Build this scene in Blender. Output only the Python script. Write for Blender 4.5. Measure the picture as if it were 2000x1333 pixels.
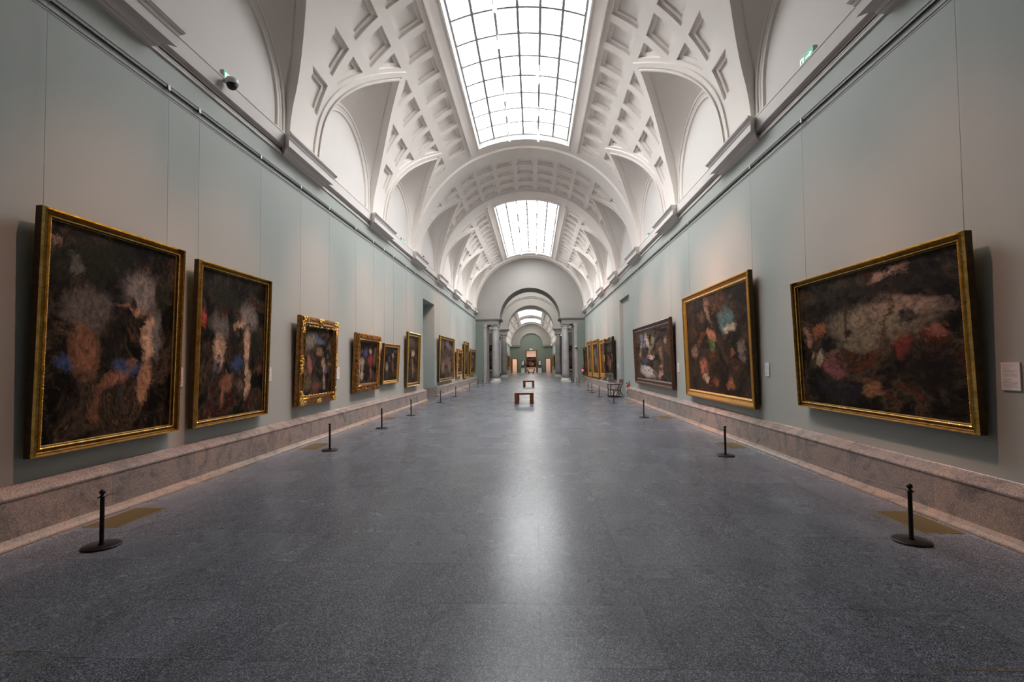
import bpy, bmesh, math, random
from mathutils import Vector, Matrix
from mathutils.geometry import delaunay_2d_cdt
random.seed(7)
PI = math.pi
R_ = math.radians
for o in list(bpy.data.objects): bpy.data.objects.remove(o)
scn = bpy.context.scene
COL = scn.collection

# ------------------------------------------------------------------ camera
cam_d = bpy.data.cameras.new('camera'); cam = bpy.data.objects.new('camera', cam_d); COL.objects.link(cam)
yaw, pitch, roll = R_(2.8245), R_(1.9642), R_(0.5854)
f = Vector((-math.sin(yaw)*math.cos(pitch), math.cos(yaw)*math.cos(pitch), math.sin(pitch)))
r = Vector((math.cos(yaw), math.sin(yaw), 0)); u = r.cross(f)
r2 = r*math.cos(roll) - u*math.sin(roll); u2 = r*math.sin(roll) + u*math.cos(roll)
cam.matrix_world = Matrix(((r2.x, u2.x, -f.x, 0.359), (r2.y, u2.y, -f.y, 0), (r2.z, u2.z, -f.z, 1.8), (0, 0, 0, 1)))
cam_d.sensor_fit = 'HORIZONTAL'; cam_d.sensor_width = 36.0
cam_d.lens = 941.06/2000*36.0
cam_d.shift_x = (1000-996.86)/2000; cam_d.shift_y = (677.06-666.5)/2000
cam_d.clip_start = 0.05; cam_d.clip_end = 400
scn.camera = cam

# ------------------------------------------------------------------ world, exposure, light levels
w = bpy.data.worlds.new('world'); scn.world = w; w.use_nodes = True
w.node_tree.nodes['Background'].inputs[0].default_value = (0.75, 0.85, 1, 1)
w.node_tree.nodes['Background'].inputs[1].default_value = 0.3
scn.view_settings.view_transform = 'Standard'; scn.view_settings.look = 'None'
scn.view_settings.gamma = 1.0; scn.view_settings.use_curve_mapping = False
scn.view_settings.exposure = 1.10
SKY_MAIN = 6.2      # luminance of the main laylights' glass
SKY_FAR = 3.0
SPOT_W = 1150.0      # gallery spots

# ------------------------------------------------------------------ small helpers
def srgb(r, g=None, b=None):
    if g is None: g = b = r
    def c(x):
        x /= 255.0
        return x/12.92 if x <= 0.04045 else ((x+0.055)/1.055)**2.4
    return (c(r), c(g), c(b), 1)

class NT:
    def __init__(s, name):
        s.m = bpy.data.materials.new(name); s.m.use_nodes = True
        s.t = s.m.node_tree; s.b = s.t.nodes['Principled BSDF']
        s.co = None
    def n(s, typ, **kw):
        nd = s.t.nodes.new(typ)
        for k, v in kw.items(): setattr(nd, k, v)
        return nd
    def l(s, a, b): s.t.links.new(a, b)
    def obj(s):
        if s.co is None: s.co = s.n('ShaderNodeTexCoord')
        return s.co.outputs['Object']
    def setv(s, inp, v):
        if hasattr(v, 'links'): s.l(v, inp)
        else: inp.default_value = v
    def math(s, op, a, b=0.0, c=None, clamp=False):
        m = s.n('ShaderNodeMath', operation=op, use_clamp=clamp)
        s.setv(m.inputs[0], a); s.setv(m.inputs[1], b)
        if c is not None: s.setv(m.inputs[2], c)
        return m.outputs[0]
    def noise(s, scale, detail=4, rough=0.55, vec=None, dist=0.0):
        n = s.n('ShaderNodeTexNoise'); n.inputs['Scale'].default_value = scale
        n.inputs['Detail'].default_value = detail; n.inputs['Roughness'].default_value = rough
        n.inputs['Distortion'].default_value = dist
        s.l(vec if vec is not None else s.obj(), n.inputs['Vector'])
        return n
    def ramp(s, fac, stops, interp='LINEAR'):
        rp = s.n('ShaderNodeValToRGB'); rp.color_ramp.interpolation = interp
        cr = rp.color_ramp
        while len(cr.elements) > 1: cr.elements.remove(cr.elements[-1])
        cr.elements[0].position = stops[0][0]; cr.elements[0].color = stops[0][1]
        for p, c in stops[1:]:
            e = cr.elements.new(p); e.color = c
        s.l(fac, rp.inputs[0]); return rp.outputs[0]
    def mix(s, fac, a, b, blend='MIX'):
        m = s.n('ShaderNodeMix', data_type='RGBA', blend_type=blend)
        s.setv(m.inputs[0], fac); s.setv(m.inputs[6], a); s.setv(m.inputs[7], b)
        return m.outputs[2]
    def bump(s, h, strength=0.2, dist=0.01):
        b = s.n('ShaderNodeBump'); b.inputs['Strength'].default_value = strength
        b.inputs['Distance'].default_value = dist
        s.l(h, b.inputs['Height']); s.l(b.outputs[0], s.b.inputs['Normal'])
    def mapping(s, scale=(1, 1, 1), vec=None):
        m = s.n('ShaderNodeMapping'); m.inputs['Scale'].default_value = scale
        s.l(vec if vec is not None else s.obj(), m.inputs['Vector']); return m.outputs[0]

def mat_plain(name, col, rough=0.6, metal=0.0, var=0.06, nscale=3.0, bump=0.0):
    t = NT(name)
    n = t.noise(nscale, 5)
    c1 = tuple(min(1, x*(1-var)) for x in col[:3])+(1,); c2 = tuple(min(1, x*(1+var)) for x in col[:3])+(1,)
    t.l(t.ramp(n.outputs[0], [(0.3, c1), (0.7, c2)]), t.b.inputs['Base Color'])
    t.b.inputs['Roughness'].default_value = rough; t.b.inputs['Metallic'].default_value = metal
    if bump: t.bump(t.noise(nscale*25, 3).outputs[0], bump, 0.002)
    return t.m

# ------------------------------------------------------------------ materials
M = {}
M['plaster'] = mat_plain('plaster', (0.72, 0.675, 0.645), 0.75, var=0.03, nscale=0.7, bump=0.05)
M['plaster_vault'] = mat_plain('plaster_vault', (0.80, 0.745, 0.70), 0.75, var=0.03, nscale=0.6, bump=0.05)
M['plaster_lunette'] = mat_plain('plaster_lunette', (0.69, 0.65, 0.62), 0.75, var=0.02, nscale=0.6)
M['plaster_shaded'] = mat_plain('plaster_shaded', (0.31, 0.292, 0.272), 0.75, var=0.03, nscale=0.8)  # plaster darkened: shade of the far arch wall put into its colour
M['green_dark'] = mat_plain('green_wall_far', (0.16, 0.19, 0.155), 0.7, var=0.05, nscale=1.0)
M['white_metal'] = mat_plain('white_metal', (0.75, 0.75, 0.74), 0.4, var=0.02)
M['grey_plastic'] = mat_plain('grey_plastic', (0.42, 0.42, 0.43), 0.45, var=0.02)
M['mullion'] = mat_plain('mullion', (0.30, 0.29, 0.285), 0.5, var=0.02)
M['black'] = mat_plain('black_metal', (0.012, 0.012, 0.012), 0.35, var=0.1)
M['bronze'] = mat_plain('bronze', (0.022, 0.014, 0.012), 0.38, metal=0.4, var=0.2, nscale=20)
M['cord'] = mat_plain('cord', (0.30, 0.24, 0.20), 0.7)
M['rail'] = mat_plain('rail_dark', (0.03, 0.03, 0.028), 0.5)
M['wire'] = mat_plain('hanging_wire', (0.33, 0.345, 0.325), 0.5)
M['red'] = mat_plain('red_paint', (0.62, 0.015, 0.03), 0.3, var=0.04)
M['paper'] = mat_plain('paper', (0.78, 0.77, 0.76), 0.6, var=0.01)
M['placard_ink'] = mat_plain('placard_ink', (0.40, 0.39, 0.39), 0.7, var=0.01)
M['brass'] = mat_plain('brass', (0.42, 0.30, 0.10), 0.4, metal=0.7, var=0.15, nscale=15)
M['statue_bronze'] = mat_plain('statue_bronze', (0.07, 0.055, 0.035), 0.4, metal=0.4)
M['marble'] = mat_plain('marble', (0.62, 0.60, 0.54), 0.4, var=0.08, nscale=4)
M['column_stone'] = mat_plain('column_stone', (0.35, 0.325, 0.325), 0.45, var=0.12, nscale=1.5, bump=0.05)
M['warm_wall'] = mat_plain('warm_wall', (0.74, 0.60, 0.50), 0.8, var=0.03)
M['door_wood'] = mat_plain('door_wood', (0.13, 0.055, 0.025), 0.5, var=0.15, nscale=6)

def wood(name, a, b, sc=(1.5, 12, 12)):
    t = NT(name)
    n = t.noise(3.0, 6, 0.6, t.mapping(sc), 0.6)
    t.l(t.ramp(n.outputs[0], [(0.3, a), (0.7, b)]), t.b.inputs['Base Color'])
    t.b.inputs['Roughness'].default_value = 0.38
    t.bump(n.outputs[0], 0.1, 0.002); return t.m
M['bench_wood'] = wood('bench_wood', (0.10, 0.026, 0.012, 1), (0.20, 0.055, 0.024, 1))
M['chair_wood'] = wood('chair_wood', (0.035, 0.014, 0.009, 1), (0.07, 0.03, 0.018, 1))
M['leather'] = mat_plain('leather', (0.16, 0.05, 0.03), 0.45, var=0.15, nscale=10)
M['seat_hide'] = mat_plain('seat_hide', (0.07, 0.045, 0.035), 0.5, var=0.15, nscale=10)

# green-grey wall paint
t = NT('wall_paint')
n = t.noise(0.35, 3)
t.l(t.ramp(n.outputs[0], [(0.3, (0.375, 0.405, 0.378, 1)), (0.7, (0.395, 0.422, 0.393, 1))]), t.b.inputs['Base Color'])
t.b.inputs['Roughness'].default_value = 0.62
t.bump(t.noise(220, 2).outputs[0], 0.03, 0.001)
M['wall'] = t.m

# granite floor in square slabs
t = NT('granite_floor')
sep = t.n('ShaderNodeSeparateXYZ'); t.l(t.obj(), sep.inputs[0])
fx = t.math('DIVIDE', t.math('ADD', sep.outputs[0], 0.37), 0.75)
fy = t.math('DIVIDE', t.math('SUBTRACT', sep.outputs[1], 2.92), 0.73)
ix = t.math('FLOOR', fx); iy = t.math('FLOOR', fy)
comb = t.n('ShaderNodeCombineXYZ'); t.l(ix, comb.inputs[0]); t.l(iy, comb.inputs[1])
wn = t.n('ShaderNodeTexWhiteNoise', noise_dimensions='2D'); t.l(comb.outputs[0], wn.inputs['Vector'])
cell = wn.outputs['Value']
v1 = t.n('ShaderNodeTexVoronoi'); v1.inputs['Scale'].default_value = 185; t.l(t.obj(), v1.inputs['Vector'])
sepc = t.n('ShaderNodeSeparateColor'); t.l(v1.outputs['Color'], sepc.inputs[0])
speck = t.ramp(sepc.outputs[0], [(0.0, (0.028, 0.029, 0.033, 1)), (0.35, (0.070, 0.072, 0.078, 1)), (0.72, (0.120, 0.123, 0.131, 1)), (1.0, (0.29, 0.295, 0.305, 1))])
cloud = t.noise(1.3, 6, 0.65, t.mapping((1.6, 0.8, 1)), 0.8)
cl = t.ramp(cloud.outputs[0], [(0.3, (0.80, 0.80, 0.81, 1)), (0.7, (1.16, 1.16, 1.17, 1))])
base = t.mix(1.0, speck, cl, 'MULTIPLY')
cellc = t.ramp(cell, [(0, (0.91, 0.91, 0.93, 1)), (1, (1.09, 1.09, 1.10, 1))])
base = t.mix(1.0, base, cellc, 'MULTIPLY')
vein = t.noise(0.9, 8, 0.7, t.mapping((0.35, 1.4, 1)), 1.6)
vm = t.ramp(vein.outputs[0], [(0.0, (0, 0, 0, 1)), (0.62, (0, 0, 0, 1)), (0.72, (1, 1, 1, 1))])
base = t.mix(t.math('MULTIPLY', vm, 0.42), base, (0.02, 0.02, 0.024, 1))
frx = t.math('FRACT', fx); fry = t.math('FRACT', fy)
dx = t.math('MULTIPLY', t.math('MINIMUM', frx, t.math('SUBTRACT', 1.0, frx)), 0.75)
dy = t.math('MULTIPLY', t.math('MINIMUM', fry, t.math('SUBTRACT', 1.0, fry)), 0.73)
joint = t.math('LESS_THAN', t.math('MINIMUM', dx, dy), 0.0024)
base = t.mix(t.math('MULTIPLY', joint, 0.5), base, (0.012, 0.012, 0.012, 1))
base = t.mix(1.0, base, (1.38, 1.42, 1.53, 1), 'MULTIPLY')
t.l(base, t.b.inputs['Base Color'])
rn = t.noise(2.2, 5, 0.6)
rr = t.math('ADD', t.math('MULTIPLY', rn.outputs[0], 0.05), 0.235)
rr = t.math('ADD', rr, t.math('MULTIPLY', cell, 0.02))
t.l(rr, t.b.inputs['Roughness'])
t.b.inputs['IOR'].default_value = 1.5; t.b.inputs['Specular IOR Level'].default_value = 0.20
t.bump(t.math('MULTIPLY', sepc.outputs[1], 1.0), 0.03, 0.001)
M['floor'] = t.m

# pinkish granite of the plinth, slab by slab
def granite(name, dark, mid, light, slab=1.45, rough=0.27):
    t = NT(name)
    sep = t.n('ShaderNodeSeparateXYZ'); t.l(t.obj(), sep.inputs[0])
    fy = t.math('DIVIDE', sep.outputs[1], slab)
    iy = t.math('FLOOR', fy)
    wn = t.n('ShaderNodeTexWhiteNoise', noise_dimensions='1D'); t.l(iy, wn.inputs['W'])
    v = t.n('ShaderNodeTexVoronoi'); v.inputs['Scale'].default_value = 200; t.l(t.obj(), v.inputs['Vector'])
    sc = t.n('ShaderNodeSeparateColor'); t.l(v.outputs['Color'], sc.inputs[0])
    sp = t.ramp(sc.outputs[0], [(0, dark), (0.5, mid), (1, light)])
    cl = t.noise(2.2, 6, 0.7, None, 1.5)
    c2 = t.ramp(cl.outputs[0], [(0.30, (0.50, 0.50, 0.52, 1)), (0.5, (1, 0.98, 0.96, 1)), (0.7, (1.25, 1.08, 1.0, 1))])
    b = t.mix(1.0, sp, c2, 'MULTIPLY')
    sl = t.ramp(wn.outputs['Value'], [(0, (0.88, 0.88, 0.90, 1)), (0.5, (1, 0.96, 0.94, 1)), (1, (1.13, 1.00, 0.94, 1))])
    b = t.mix(1.0, b, sl, 'MULTIPLY')
    fr = t.math('FRACT', fy)
    j = t.math('LESS_THAN', t.math('MULTIPLY', t.math('MINIMUM', fr, t.math('SUBTRACT', 1.0, fr)), slab), 0.003)
    b = t.mix(t.math('MULTIPLY', j, 0.5), b, (0.08, 0.07, 0.06, 1))
    t.l(b, t.b.inputs['Base Color']); t.b.inputs['Roughness'].default_value = rough
    return t.m
M['plinth'] = granite('plinth_granite', (0.14, 0.126, 0.118, 1), (0.29, 0.262, 0.245, 1), (0.50, 0.465, 0.445, 1))
M['kerb'] = granite('kerb_stone', (0.19, 0.15, 0.12, 1), (0.30, 0.245, 0.20, 1), (0.44, 0.37, 0.31, 1), 2.1)

def gold(name, c1, c2, rough=0.34, metal=0.75):
    t = NT(name)
    n = t.noise(14, 5, 0.6)
    t.l(t.ramp(n.outputs[0], [(0.3, c1), (0.65, c2)]), t.b.inputs['Base Color'])
    t.b.inputs['Roughness'].default_value = rough; t.b.inputs['Metallic'].default_value = metal
    t.bump(t.noise(60, 3).outputs[0], 0.25, 0.004)
    return t.m
M['gold'] = gold('gilding', (0.62, 0.36, 0.06, 1), (1.0, 0.72, 0.24, 1), 0.28, 0.9)
M['gold_old'] = gold('old_gilding', (0.12, 0.05, 0.012, 1), (0.45, 0.22, 0.06, 1), 0.36)
M['gold_cove_shade'] = gold('shaded_gilding', (0.10, 0.045, 0.006, 1), (0.24, 0.12, 0.018, 1), 0.42)  # darker copy of the gilding, paints shade into the frame coves
M['gold_side_shade'] = gold('shaded_frame_side', (0.035, 0.018, 0.004, 1), (0.08, 0.042, 0.010, 1), 0.5, 0.2)  # frame sides: their shadow side painted as a darker gold
M['gold_flat'] = gold('matt_gilding', (0.40, 0.20, 0.025, 1), (0.55, 0.29, 0.045, 1), 0.45, 0.55)
M['dark_frame'] = gold('dark_frame_wood', (0.035, 0.014, 0.008, 1), (0.10, 0.045, 0.022, 1), 0.35, 0.1)
M['black_frame'] = gold('black_frame_wood', (0.012, 0.007, 0.005, 1), (0.03, 0.015, 0.01, 1), 0.3, 0.1)

def glow(name, col, st):
    t = NT(name)
    t.b.inputs['Base Color'].default_value = (0.8, 0.8, 0.8, 1)
    t.b.inputs['Emission Color'].default_value = col; t.b.inputs['Emission Strength'].default_value = st
    n = t.noise(0.8, 2)
    t.l(t.math('ADD', t.math('MULTIPLY', n.outputs[0], st*0.04), st*0.98), t.b.inputs['Emission Strength'])
    return t.m
M['laylight'] = glow('laylight_glass', (0.97, 0.99, 1.0, 1), SKY_MAIN)
M['laylight_far'] = glow('laylight_glass_far', (1.0, 0.98, 0.92, 1), SKY_FAR)
M['lamp_face'] = glow('lamp_face', (1.0, 0.86, 0.66, 1), 6.0)
M['sign_green'] = glow('sign_green', (0.02, 0.30, 0.16, 1), 0.38)
M['sign_white'] = glow('sign_white', (0.80, 1.0, 0.92, 1), 0.35)
M['sign_green'].node_tree.nodes['Principled BSDF'].inputs['Base Color'].default_value = (0.02, 0.22, 0.12, 1)

t = NT('brass_grate')
sep = t.n('ShaderNodeSeparateXYZ'); t.l(t.obj(), sep.inputs[0])
def tri(o, k): 
    a = t.math('FRACT', t.math('MULTIPLY', o, k)); return t.math('ABSOLUTE', t.math('SUBTRACT', a, 0.5))
gx = t.math('MULTIPLY', sep.outputs[0], 32.0); gy = t.math('MULTIPLY', sep.outputs[1], 32.0)
stag = t.math('MULTIPLY', t.math('FLOORED_MODULO', t.math('FLOOR', gy), 2.0), 0.5)
ax = t.math('ABSOLUTE', t.math('SUBTRACT', t.math('FRACT', t.math('ADD', gx, stag)), 0.5))
ay = t.math('ABSOLUTE', t.math('SUBTRACT', t.math('FRACT', gy), 0.5))
d = t.math('SQRT', t.math('ADD', t.math('MULTIPLY', ax, ax), t.math('MULTIPLY', ay, ay)))
hole = t.math('LESS_THAN', d, 0.30)
t.l(t.mix(hole, (0.26, 0.18, 0.06, 1), (0.01, 0.008, 0.005, 1)), t.b.inputs['Base Color'])
t.b.inputs['Metallic'].default_value = 0.5; t.b.inputs['Roughness'].default_value = 0.5
M['grate'] = t.m

def canvas_mat(name, dark, mid, light, blobs, seed=0.0):
    """Generic brushy stand-in: a mottled ground with a few soft warped patches of colour. Object coords: y across 0..1 via scaling, z up."""
    t = NT(name)
    vm = t.n('ShaderNodeUVMap'); uv = vm.outputs[0]
    mp = t.n('ShaderNodeMapping'); mp.inputs['Location'].default_value = (seed, seed*1.7, seed*0.3); t.l(uv, mp.inputs['Vector'])
    n1 = t.noise(3.2, 8, 0.62, mp.outputs[0], 1.1)
    def sc_(c, k): return (c[0]*k, c[1]*k, c[2]*k, 1)
    acc = [b[4] for b in blobs] or [light]
    bright = max(acc, key=lambda c: c[0]+c[1]+c[2]); warm = max(acc, key=lambda c: c[0]-c[2])
    col = t.ramp(n1.outputs[0], [(0.30, sc_(dark, 0.5)), (0.43, dark), (0.50, mid), (0.56, light), (0.585, sc_(mid, 0.7)), (0.63, sc_(warm, 0.40)), (0.66, sc_(dark, 0.8)), (0.72, sc_(bright, 0.42))])
    n2 = t.noise(7.0, 9, 0.7, mp.outputs[0], 1.8)
    col = t.mix(t.math('MULTIPLY', t.math('SUBTRACT', n2.outputs[0], 0.50), 3.0, clamp=True), col, sc_(light, 1.1))
    n3 = t.noise(11.0, 7, 0.75, mp.outputs[0], 2.5)
    col = t.mix(t.math('MULTIPLY', t.math('SUBTRACT', n3.outputs[0], 0.60), 7.0, clamp=True), col, sc_(bright, 0.45))
    wv = t.noise(4.0, 8, 0.75, mp.outputs[0], 0.9)
    sub = t.n('ShaderNodeVectorMath', operation='SUBTRACT'); t.l(wv.outputs['Color'], sub.inputs[0]); sub.inputs[1].default_value = (0.5, 0.5, 0.5)
    sca = t.n('ShaderNodeVectorMath', operation='SCALE'); t.l(sub.outputs[0], sca.inputs[0]); sca.inputs['Scale'].default_value = 0.30
    add = t.n('ShaderNodeVectorMath', operation='ADD'); t.l(uv, add.inputs[0]); t.l(sca.outputs[0], add.inputs[1])
    sp = t.n('ShaderNodeSeparateXYZ'); t.l(add.outputs[0], sp.inputs[0])
    tn = t.noise(9.0, 6, 0.7, mp.outputs[0], 2.0)
    tex = t.math('MULTIPLY', t.math('SUBTRACT', tn.outputs[0], 0.20), 2.9, clamp=True)
    rnd = random.Random(int(seed*10)); allb = [tuple(b_)+(rnd.uniform(-0.3, 0.3), 1.3) for b_ in blobs]
    for _ in range(12):
        c = rnd.choice(acc+[sc_(mid, 1.5), sc_(dark, 1.0)]); q = rnd.uniform(0.3, 0.8)
        allb.insert(rnd.randrange(len(allb)+1), (rnd.uniform(0.05, 0.95), rnd.uniform(0.05, 0.92), rnd.uniform(0.02, 0.07), rnd.uniform(0.02, 0.06), sc_(c, q), rnd.uniform(-1.2, 1.2), 1.0))
    for (cx, cy, rx, ry, c, ang, gain) in allb:
        px = t.math('SUBTRACT', sp.outputs[0], cx); py = t.math('SUBTRACT', sp.outputs[1], cy)
        ca, sa = math.cos(ang), math.sin(ang)
        a = t.math('DIVIDE', t.math('ADD', t.math('MULTIPLY', px, ca), t.math('MULTIPLY', py, sa)), rx)
        b = t.math('DIVIDE', t.math('SUBTRACT', t.math('MULTIPLY', py, ca), t.math('MULTIPLY', px, sa)), ry)
        d = t.math('ADD', t.math('MULTIPLY', a, a), t.math('MULTIPLY', b, b))
        fac = t.math('MULTIPLY', t.math('SUBTRACT', 1.35, d), 0.95, clamp=True)
        fac = t.math('MULTIPLY', fac, tex)
        g = (c[0]+c[1]+c[2])/3*0.12
        col = t.mix(fac, col, tuple(min(0.8, (v*0.88+g)*gain*1.15) for v in c[:3])+(1,))
    fine = t.noise(26, 5, 0.7, mp.outputs[0], 1.0)
    col = t.mix(1.0, col, t.ramp(fine.outputs[0], [(0.3, (0.35, 0.35, 0.35, 1)), (0.7, (1.25, 1.2, 1.15, 1))]), 'MULTIPLY')
    t.l(col, t.b.inputs['Base Color']); t.b.inputs['Roughness'].default_value = 0.45; t.b.inputs['Specular IOR Level'].default_value = 0.06
    t.bump(fine.outputs[0], 0.15, 0.002)
    return t.m

# ------------------------------------------------------------------ mesh helpers
class MB:
    def __init__(s): s.v = []; s.f = []; s.sm = []; s.uv = {}
    def vert(s, *p): s.v.append(tuple(p)); return len(s.v)-1
    def face(s, idx, smooth=False): s.f.append(tuple(idx)); s.sm.append(smooth)
    def box(s, x0, x1, y0, y1, z0, z1):
        i = len(s.v)
        for z in (z0, z1):
            for x, y in ((x0, y0), (x1, y0), (x1, y1), (x0, y1)): s.v.append((x, y, z))
        for q in ((0, 3, 2, 1), (4, 5, 6, 7), (0, 1, 5, 4), (1, 2, 6, 5), (2, 3, 7, 6), (3, 0, 4, 7)): s.face([i+k for k in q])
    def lathe(s, prof, seg=24, c=(0, 0, 0), smooth=True):
        base = len(s.v)
        for (rad, z) in prof:
            for k in range(seg):
                a = 2*PI*k/seg; s.v.append((c[0]+rad*math.cos(a), c[1]+rad*math.sin(a), c[2]+z))
        for j in range(len(prof)-1):
            for k in range(seg):
                k2 = (k+1) % seg
                s.face((base+j*seg+k, base+j*seg+k2, base+(j+1)*seg+k2, base+(j+1)*seg+k), smooth)
        s.face([base+k for k in range(seg)][::-1]); s.face([base+(len(prof)-1)*seg+k for k in range(seg)])
    def tube(s, pts, rad, seg=8, cap=True):
        pts = [Vector(p) for p in pts]; base = len(s.v); n = len(pts)
        rads = rad if isinstance(rad, (list, tuple)) else [rad]*n
        up = Vector((0, 0, 1))
        for i, p in enumerate(pts):
            d = (pts[min(i+1, n-1)]-pts[max(i-1, 0)]).normalized()
            ref = up if abs(d.z) < 0.95 else Vector((1, 0, 0))
            a = d.cross(ref).normalized(); b = a.cross(d).normalized()
            for k in range(seg):
                an = 2*PI*k/seg; q = p+(a*math.cos(an)+b*math.sin(an))*rads[i]; s.v.append(tuple(q))
        for i in range(n-1):
            for k in range(seg):
                k2 = (k+1) % seg
                s.face((base+i*seg+k, base+i*seg+k2, base+(i+1)*seg+k2, base+(i+1)*seg+k), True)
        if cap:
            s.face([base+k for k in range(seg)][::-1]); s.face([base+(n-1)*seg+k for k in range(seg)])
    def ball(s, c, rx, ry=None, rz=None, seg=12, rings=8):
        ry = rx if ry is None else ry; rz = rx if rz is None else rz
        base = len(s.v)
        s.v.append((c[0], c[1], c[2]-rz))
        for j in range(1, rings):
            ph = -PI/2+PI*j/rings
            for k in range(seg):
                a = 2*PI*k/seg; s.v.append((c[0]+rx*math.cos(ph)*math.cos(a), c[1]+ry*math.cos(ph)*math.sin(a), c[2]+rz*math.sin(ph)))
        s.v.append((c[0], c[1], c[2]+rz)); top = len(s.v)-1
        for k in range(seg):
            k2 = (k+1) % seg
            s.face((base, base+1+k2, base+1+k), True); s.face((top, base+1+(rings-2)*seg+k, base+1+(rings-2)*seg+k2), True)
            for j in range(rings-2):
                a = base+1+j*seg
                s.face((a+k, a+k2, a+seg+k2, a+seg+k), True)
    def prism_y(s, prof, y0, y1, close=True, caps=True):
        """profile [(x,z)] extruded along y"""
        n = len(prof); base = len(s.v)
        for y in (y0, y1):
            for x, z in prof: s.v.append((x, y, z))
        for k in range(n if close else n-1):
            k2 = (k+1) % n; s.face((base+k, base+k2, base+n+k2, base+n+k))
        if caps and close: s.face([base+k for k in range(n)][::-1]); s.face([base+n+k for k in range(n)])
    def build(s, name, mat, parent=None, recalc=True):
        me = bpy.data.meshes.new(name); me.from_pydata(s.v, [], s.f)
        me.polygons.foreach_set('use_smooth', s.sm)
        if recalc:
            bm = bmesh.new(); bm.from_mesh(me); bmesh.ops.recalc_face_normals(bm, faces=bm.faces); bm.to_mesh(me); bm.free()
        me.update()
        o = bpy.data.objects.new(name, me); COL.objects.link(o)
        for m_ in (mat if isinstance(mat, (list, tuple)) else [mat]): me.materials.append(M[m_] if isinstance(m_, str) else m_)
        if parent is not None: o.parent = parent
        return o

def struct(o): o['kind'] = 'structure'; return o
def tag(o, label, cat, group=None):
    o['label'] = label; o['category'] = cat
    if group: o['group'] = group
    return o
def thing(name, label, cat, loc=(0, 0, 0), rz=0.0, group=None, ry=0.0):
    o = bpy.data.objects.new(name, None); COL.objects.link(o)
    o.empty_display_size = 0.1
    o.location = loc; o.rotation_euler = (0, ry, rz)
    return tag(o, label, cat, group)
def copy_tree(o, parent=None):
    c = o.copy(); COL.objects.link(c)
    if parent is not None: c.parent = parent
    for ch in list(o.children): copy_tree(ch, c)
    return c
#==NEXT==
# ------------------------------------------------------------------ the hall: dimensions
W = 5.064; EA, EB, ZC = 5.06, 4.9, 6.7          # vault: half width, rise, springing
Y0, Y1 = -5.5, 44.5
PITCH = 5.5; CEN = [13.74+PITCH*k for k in range(-3, 6)]      # lunette centres
PIERS = [10.99+PITCH*k for k in range(-2, 7)]
CELL = 1.1; ORG = 13.74
SKY = [(10.85, 20.75), (28.73, 42.73)]           # laylight openings along the hall; unseen near end cut short to darken the foreground
PHI_SKY = 22.9; U = 0.087
ROWS = [(29.6, 38.8), (41.9, 51.1), (54.2, 63.4), (66.3, 75.5)]
CROWN = [(-4.5, 4.5), (7.1, 16.1), (18.5, 27.5)]
BANDCELL = [-8, 7, 12, 27]                      # vault ribs

def ell(phi, y, off=0.0):
    p = R_(phi); return ((EA+off)*math.sin(p), y, ZC+(EB+off)*math.cos(p))

def arch_curve(d):
    """half-width of a lunette's opening against phi, moved outwards by d metres: list of (phi, w)"""
    pts = []
    for i in range(61):
        ph = 44.6+(92-44.6)*i/60.0
        tt = (ph-44.6)/33.0
        pts.append((ph*U, 2.0*math.sin(PI/2*min(1, tt))))
    if d == 0: return [(a/U, b) for a, b in pts]
    out = []
    for i, (a, b) in enumerate(pts):
        a0, b0 = pts[max(i-1, 0)]; a1, b1 = pts[min(i+1, len(pts)-1)]
        tx, ty = a1-a0, b1-b0; L = math.hypot(tx, ty); nx, ny = -ty/L, tx/L
        out.append((a+nx*d, b+ny*d))
    # extend to the centre line (mitre at the point)
    a, b = out[0]; a2, b2 = out[1]; s_ = (b2-b)/(a2-a)
    if b > 0: out.insert(0, (a-b/s_, 0.0))
    out = [(p/U, max(q, 0)) for p, q in out]
    out[-1] = (92.0, out[-1][1])
    return out
ARC_D = [0.0, 0.05, 0.09, 0.24, 0.36, 0.47]
ARCS = [arch_curve(d) for d in ARC_D]
def arc_w(k, phi):
    c = ARCS[k]
    if phi < c[0][0]: return -1
    for i in range(len(c)-1):
        if phi <= c[i+1][0]:
            t_ = (phi-c[i][0])/max(1e-9, c[i+1][0]-c[i][0]); return c[i][1]+t_*(c[i+1][1]-c[i][1])
    return c[-1][1]

def in_sky(y): return any(a < y < b for a, b in SKY)
def vault_level(phi, y):
    ap = abs(phi)
    if ap > 90: return None
    if in_sky(y) and ap < PHI_SKY: return None
    cell = math.floor((y-ORG)/CELL)
    band = cell in BANDCELL or y > 43.44
    c = min(CEN, key=lambda q: abs(q-y)); dv = abs(y-c)
    k = -1
    for i in range(6):
        if dv < arc_w(i, ap): k = i; break
    if k == 0: return None
    if k == 1: return -0.07
    if k == 2: return 0.015
    if k == 3: return -0.04
    if band: 
        fr = (y-ORG)/CELL-cell
        return -0.10
    if in_sky(y) or any(a-0.9 < y < b+0.9 for a, b in SKY):
        if ap < 29.0 and (in_sky(y) or any(a-0.35 < y < b+0.35 for a, b in SKY)):
            if PHI_SKY+4.4 < ap < PHI_SKY+5.0: return -0.05
            if ap < PHI_SKY+0.5 : return -0.02
            return 0.0
    fy = (y-ORG)-cell*CELL
    in1y = 0.14 < fy < CELL-0.14; in2y = 0.25 < fy < CELL-0.25
    if any(b < y < b+1.7 or a-1.7 < y < a for a, b in SKY) and not (cell in (26, -7)): 
        if not (22.4 < y < 27.1): return 0.0
    rows = ROWS if in_sky(y) else ROWS+CROWN
    for a, b in rows:
        if a < ap < b or (a < 0 and ap < b):
            if in1y and k in (-1, 5):
                lo = -1 if a < 0 else a+0.11/U; hi = b-0.11/U
                if in2y and lo < ap < hi and k == -1: return 0.12
                return 0.07
    return 0.0

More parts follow.
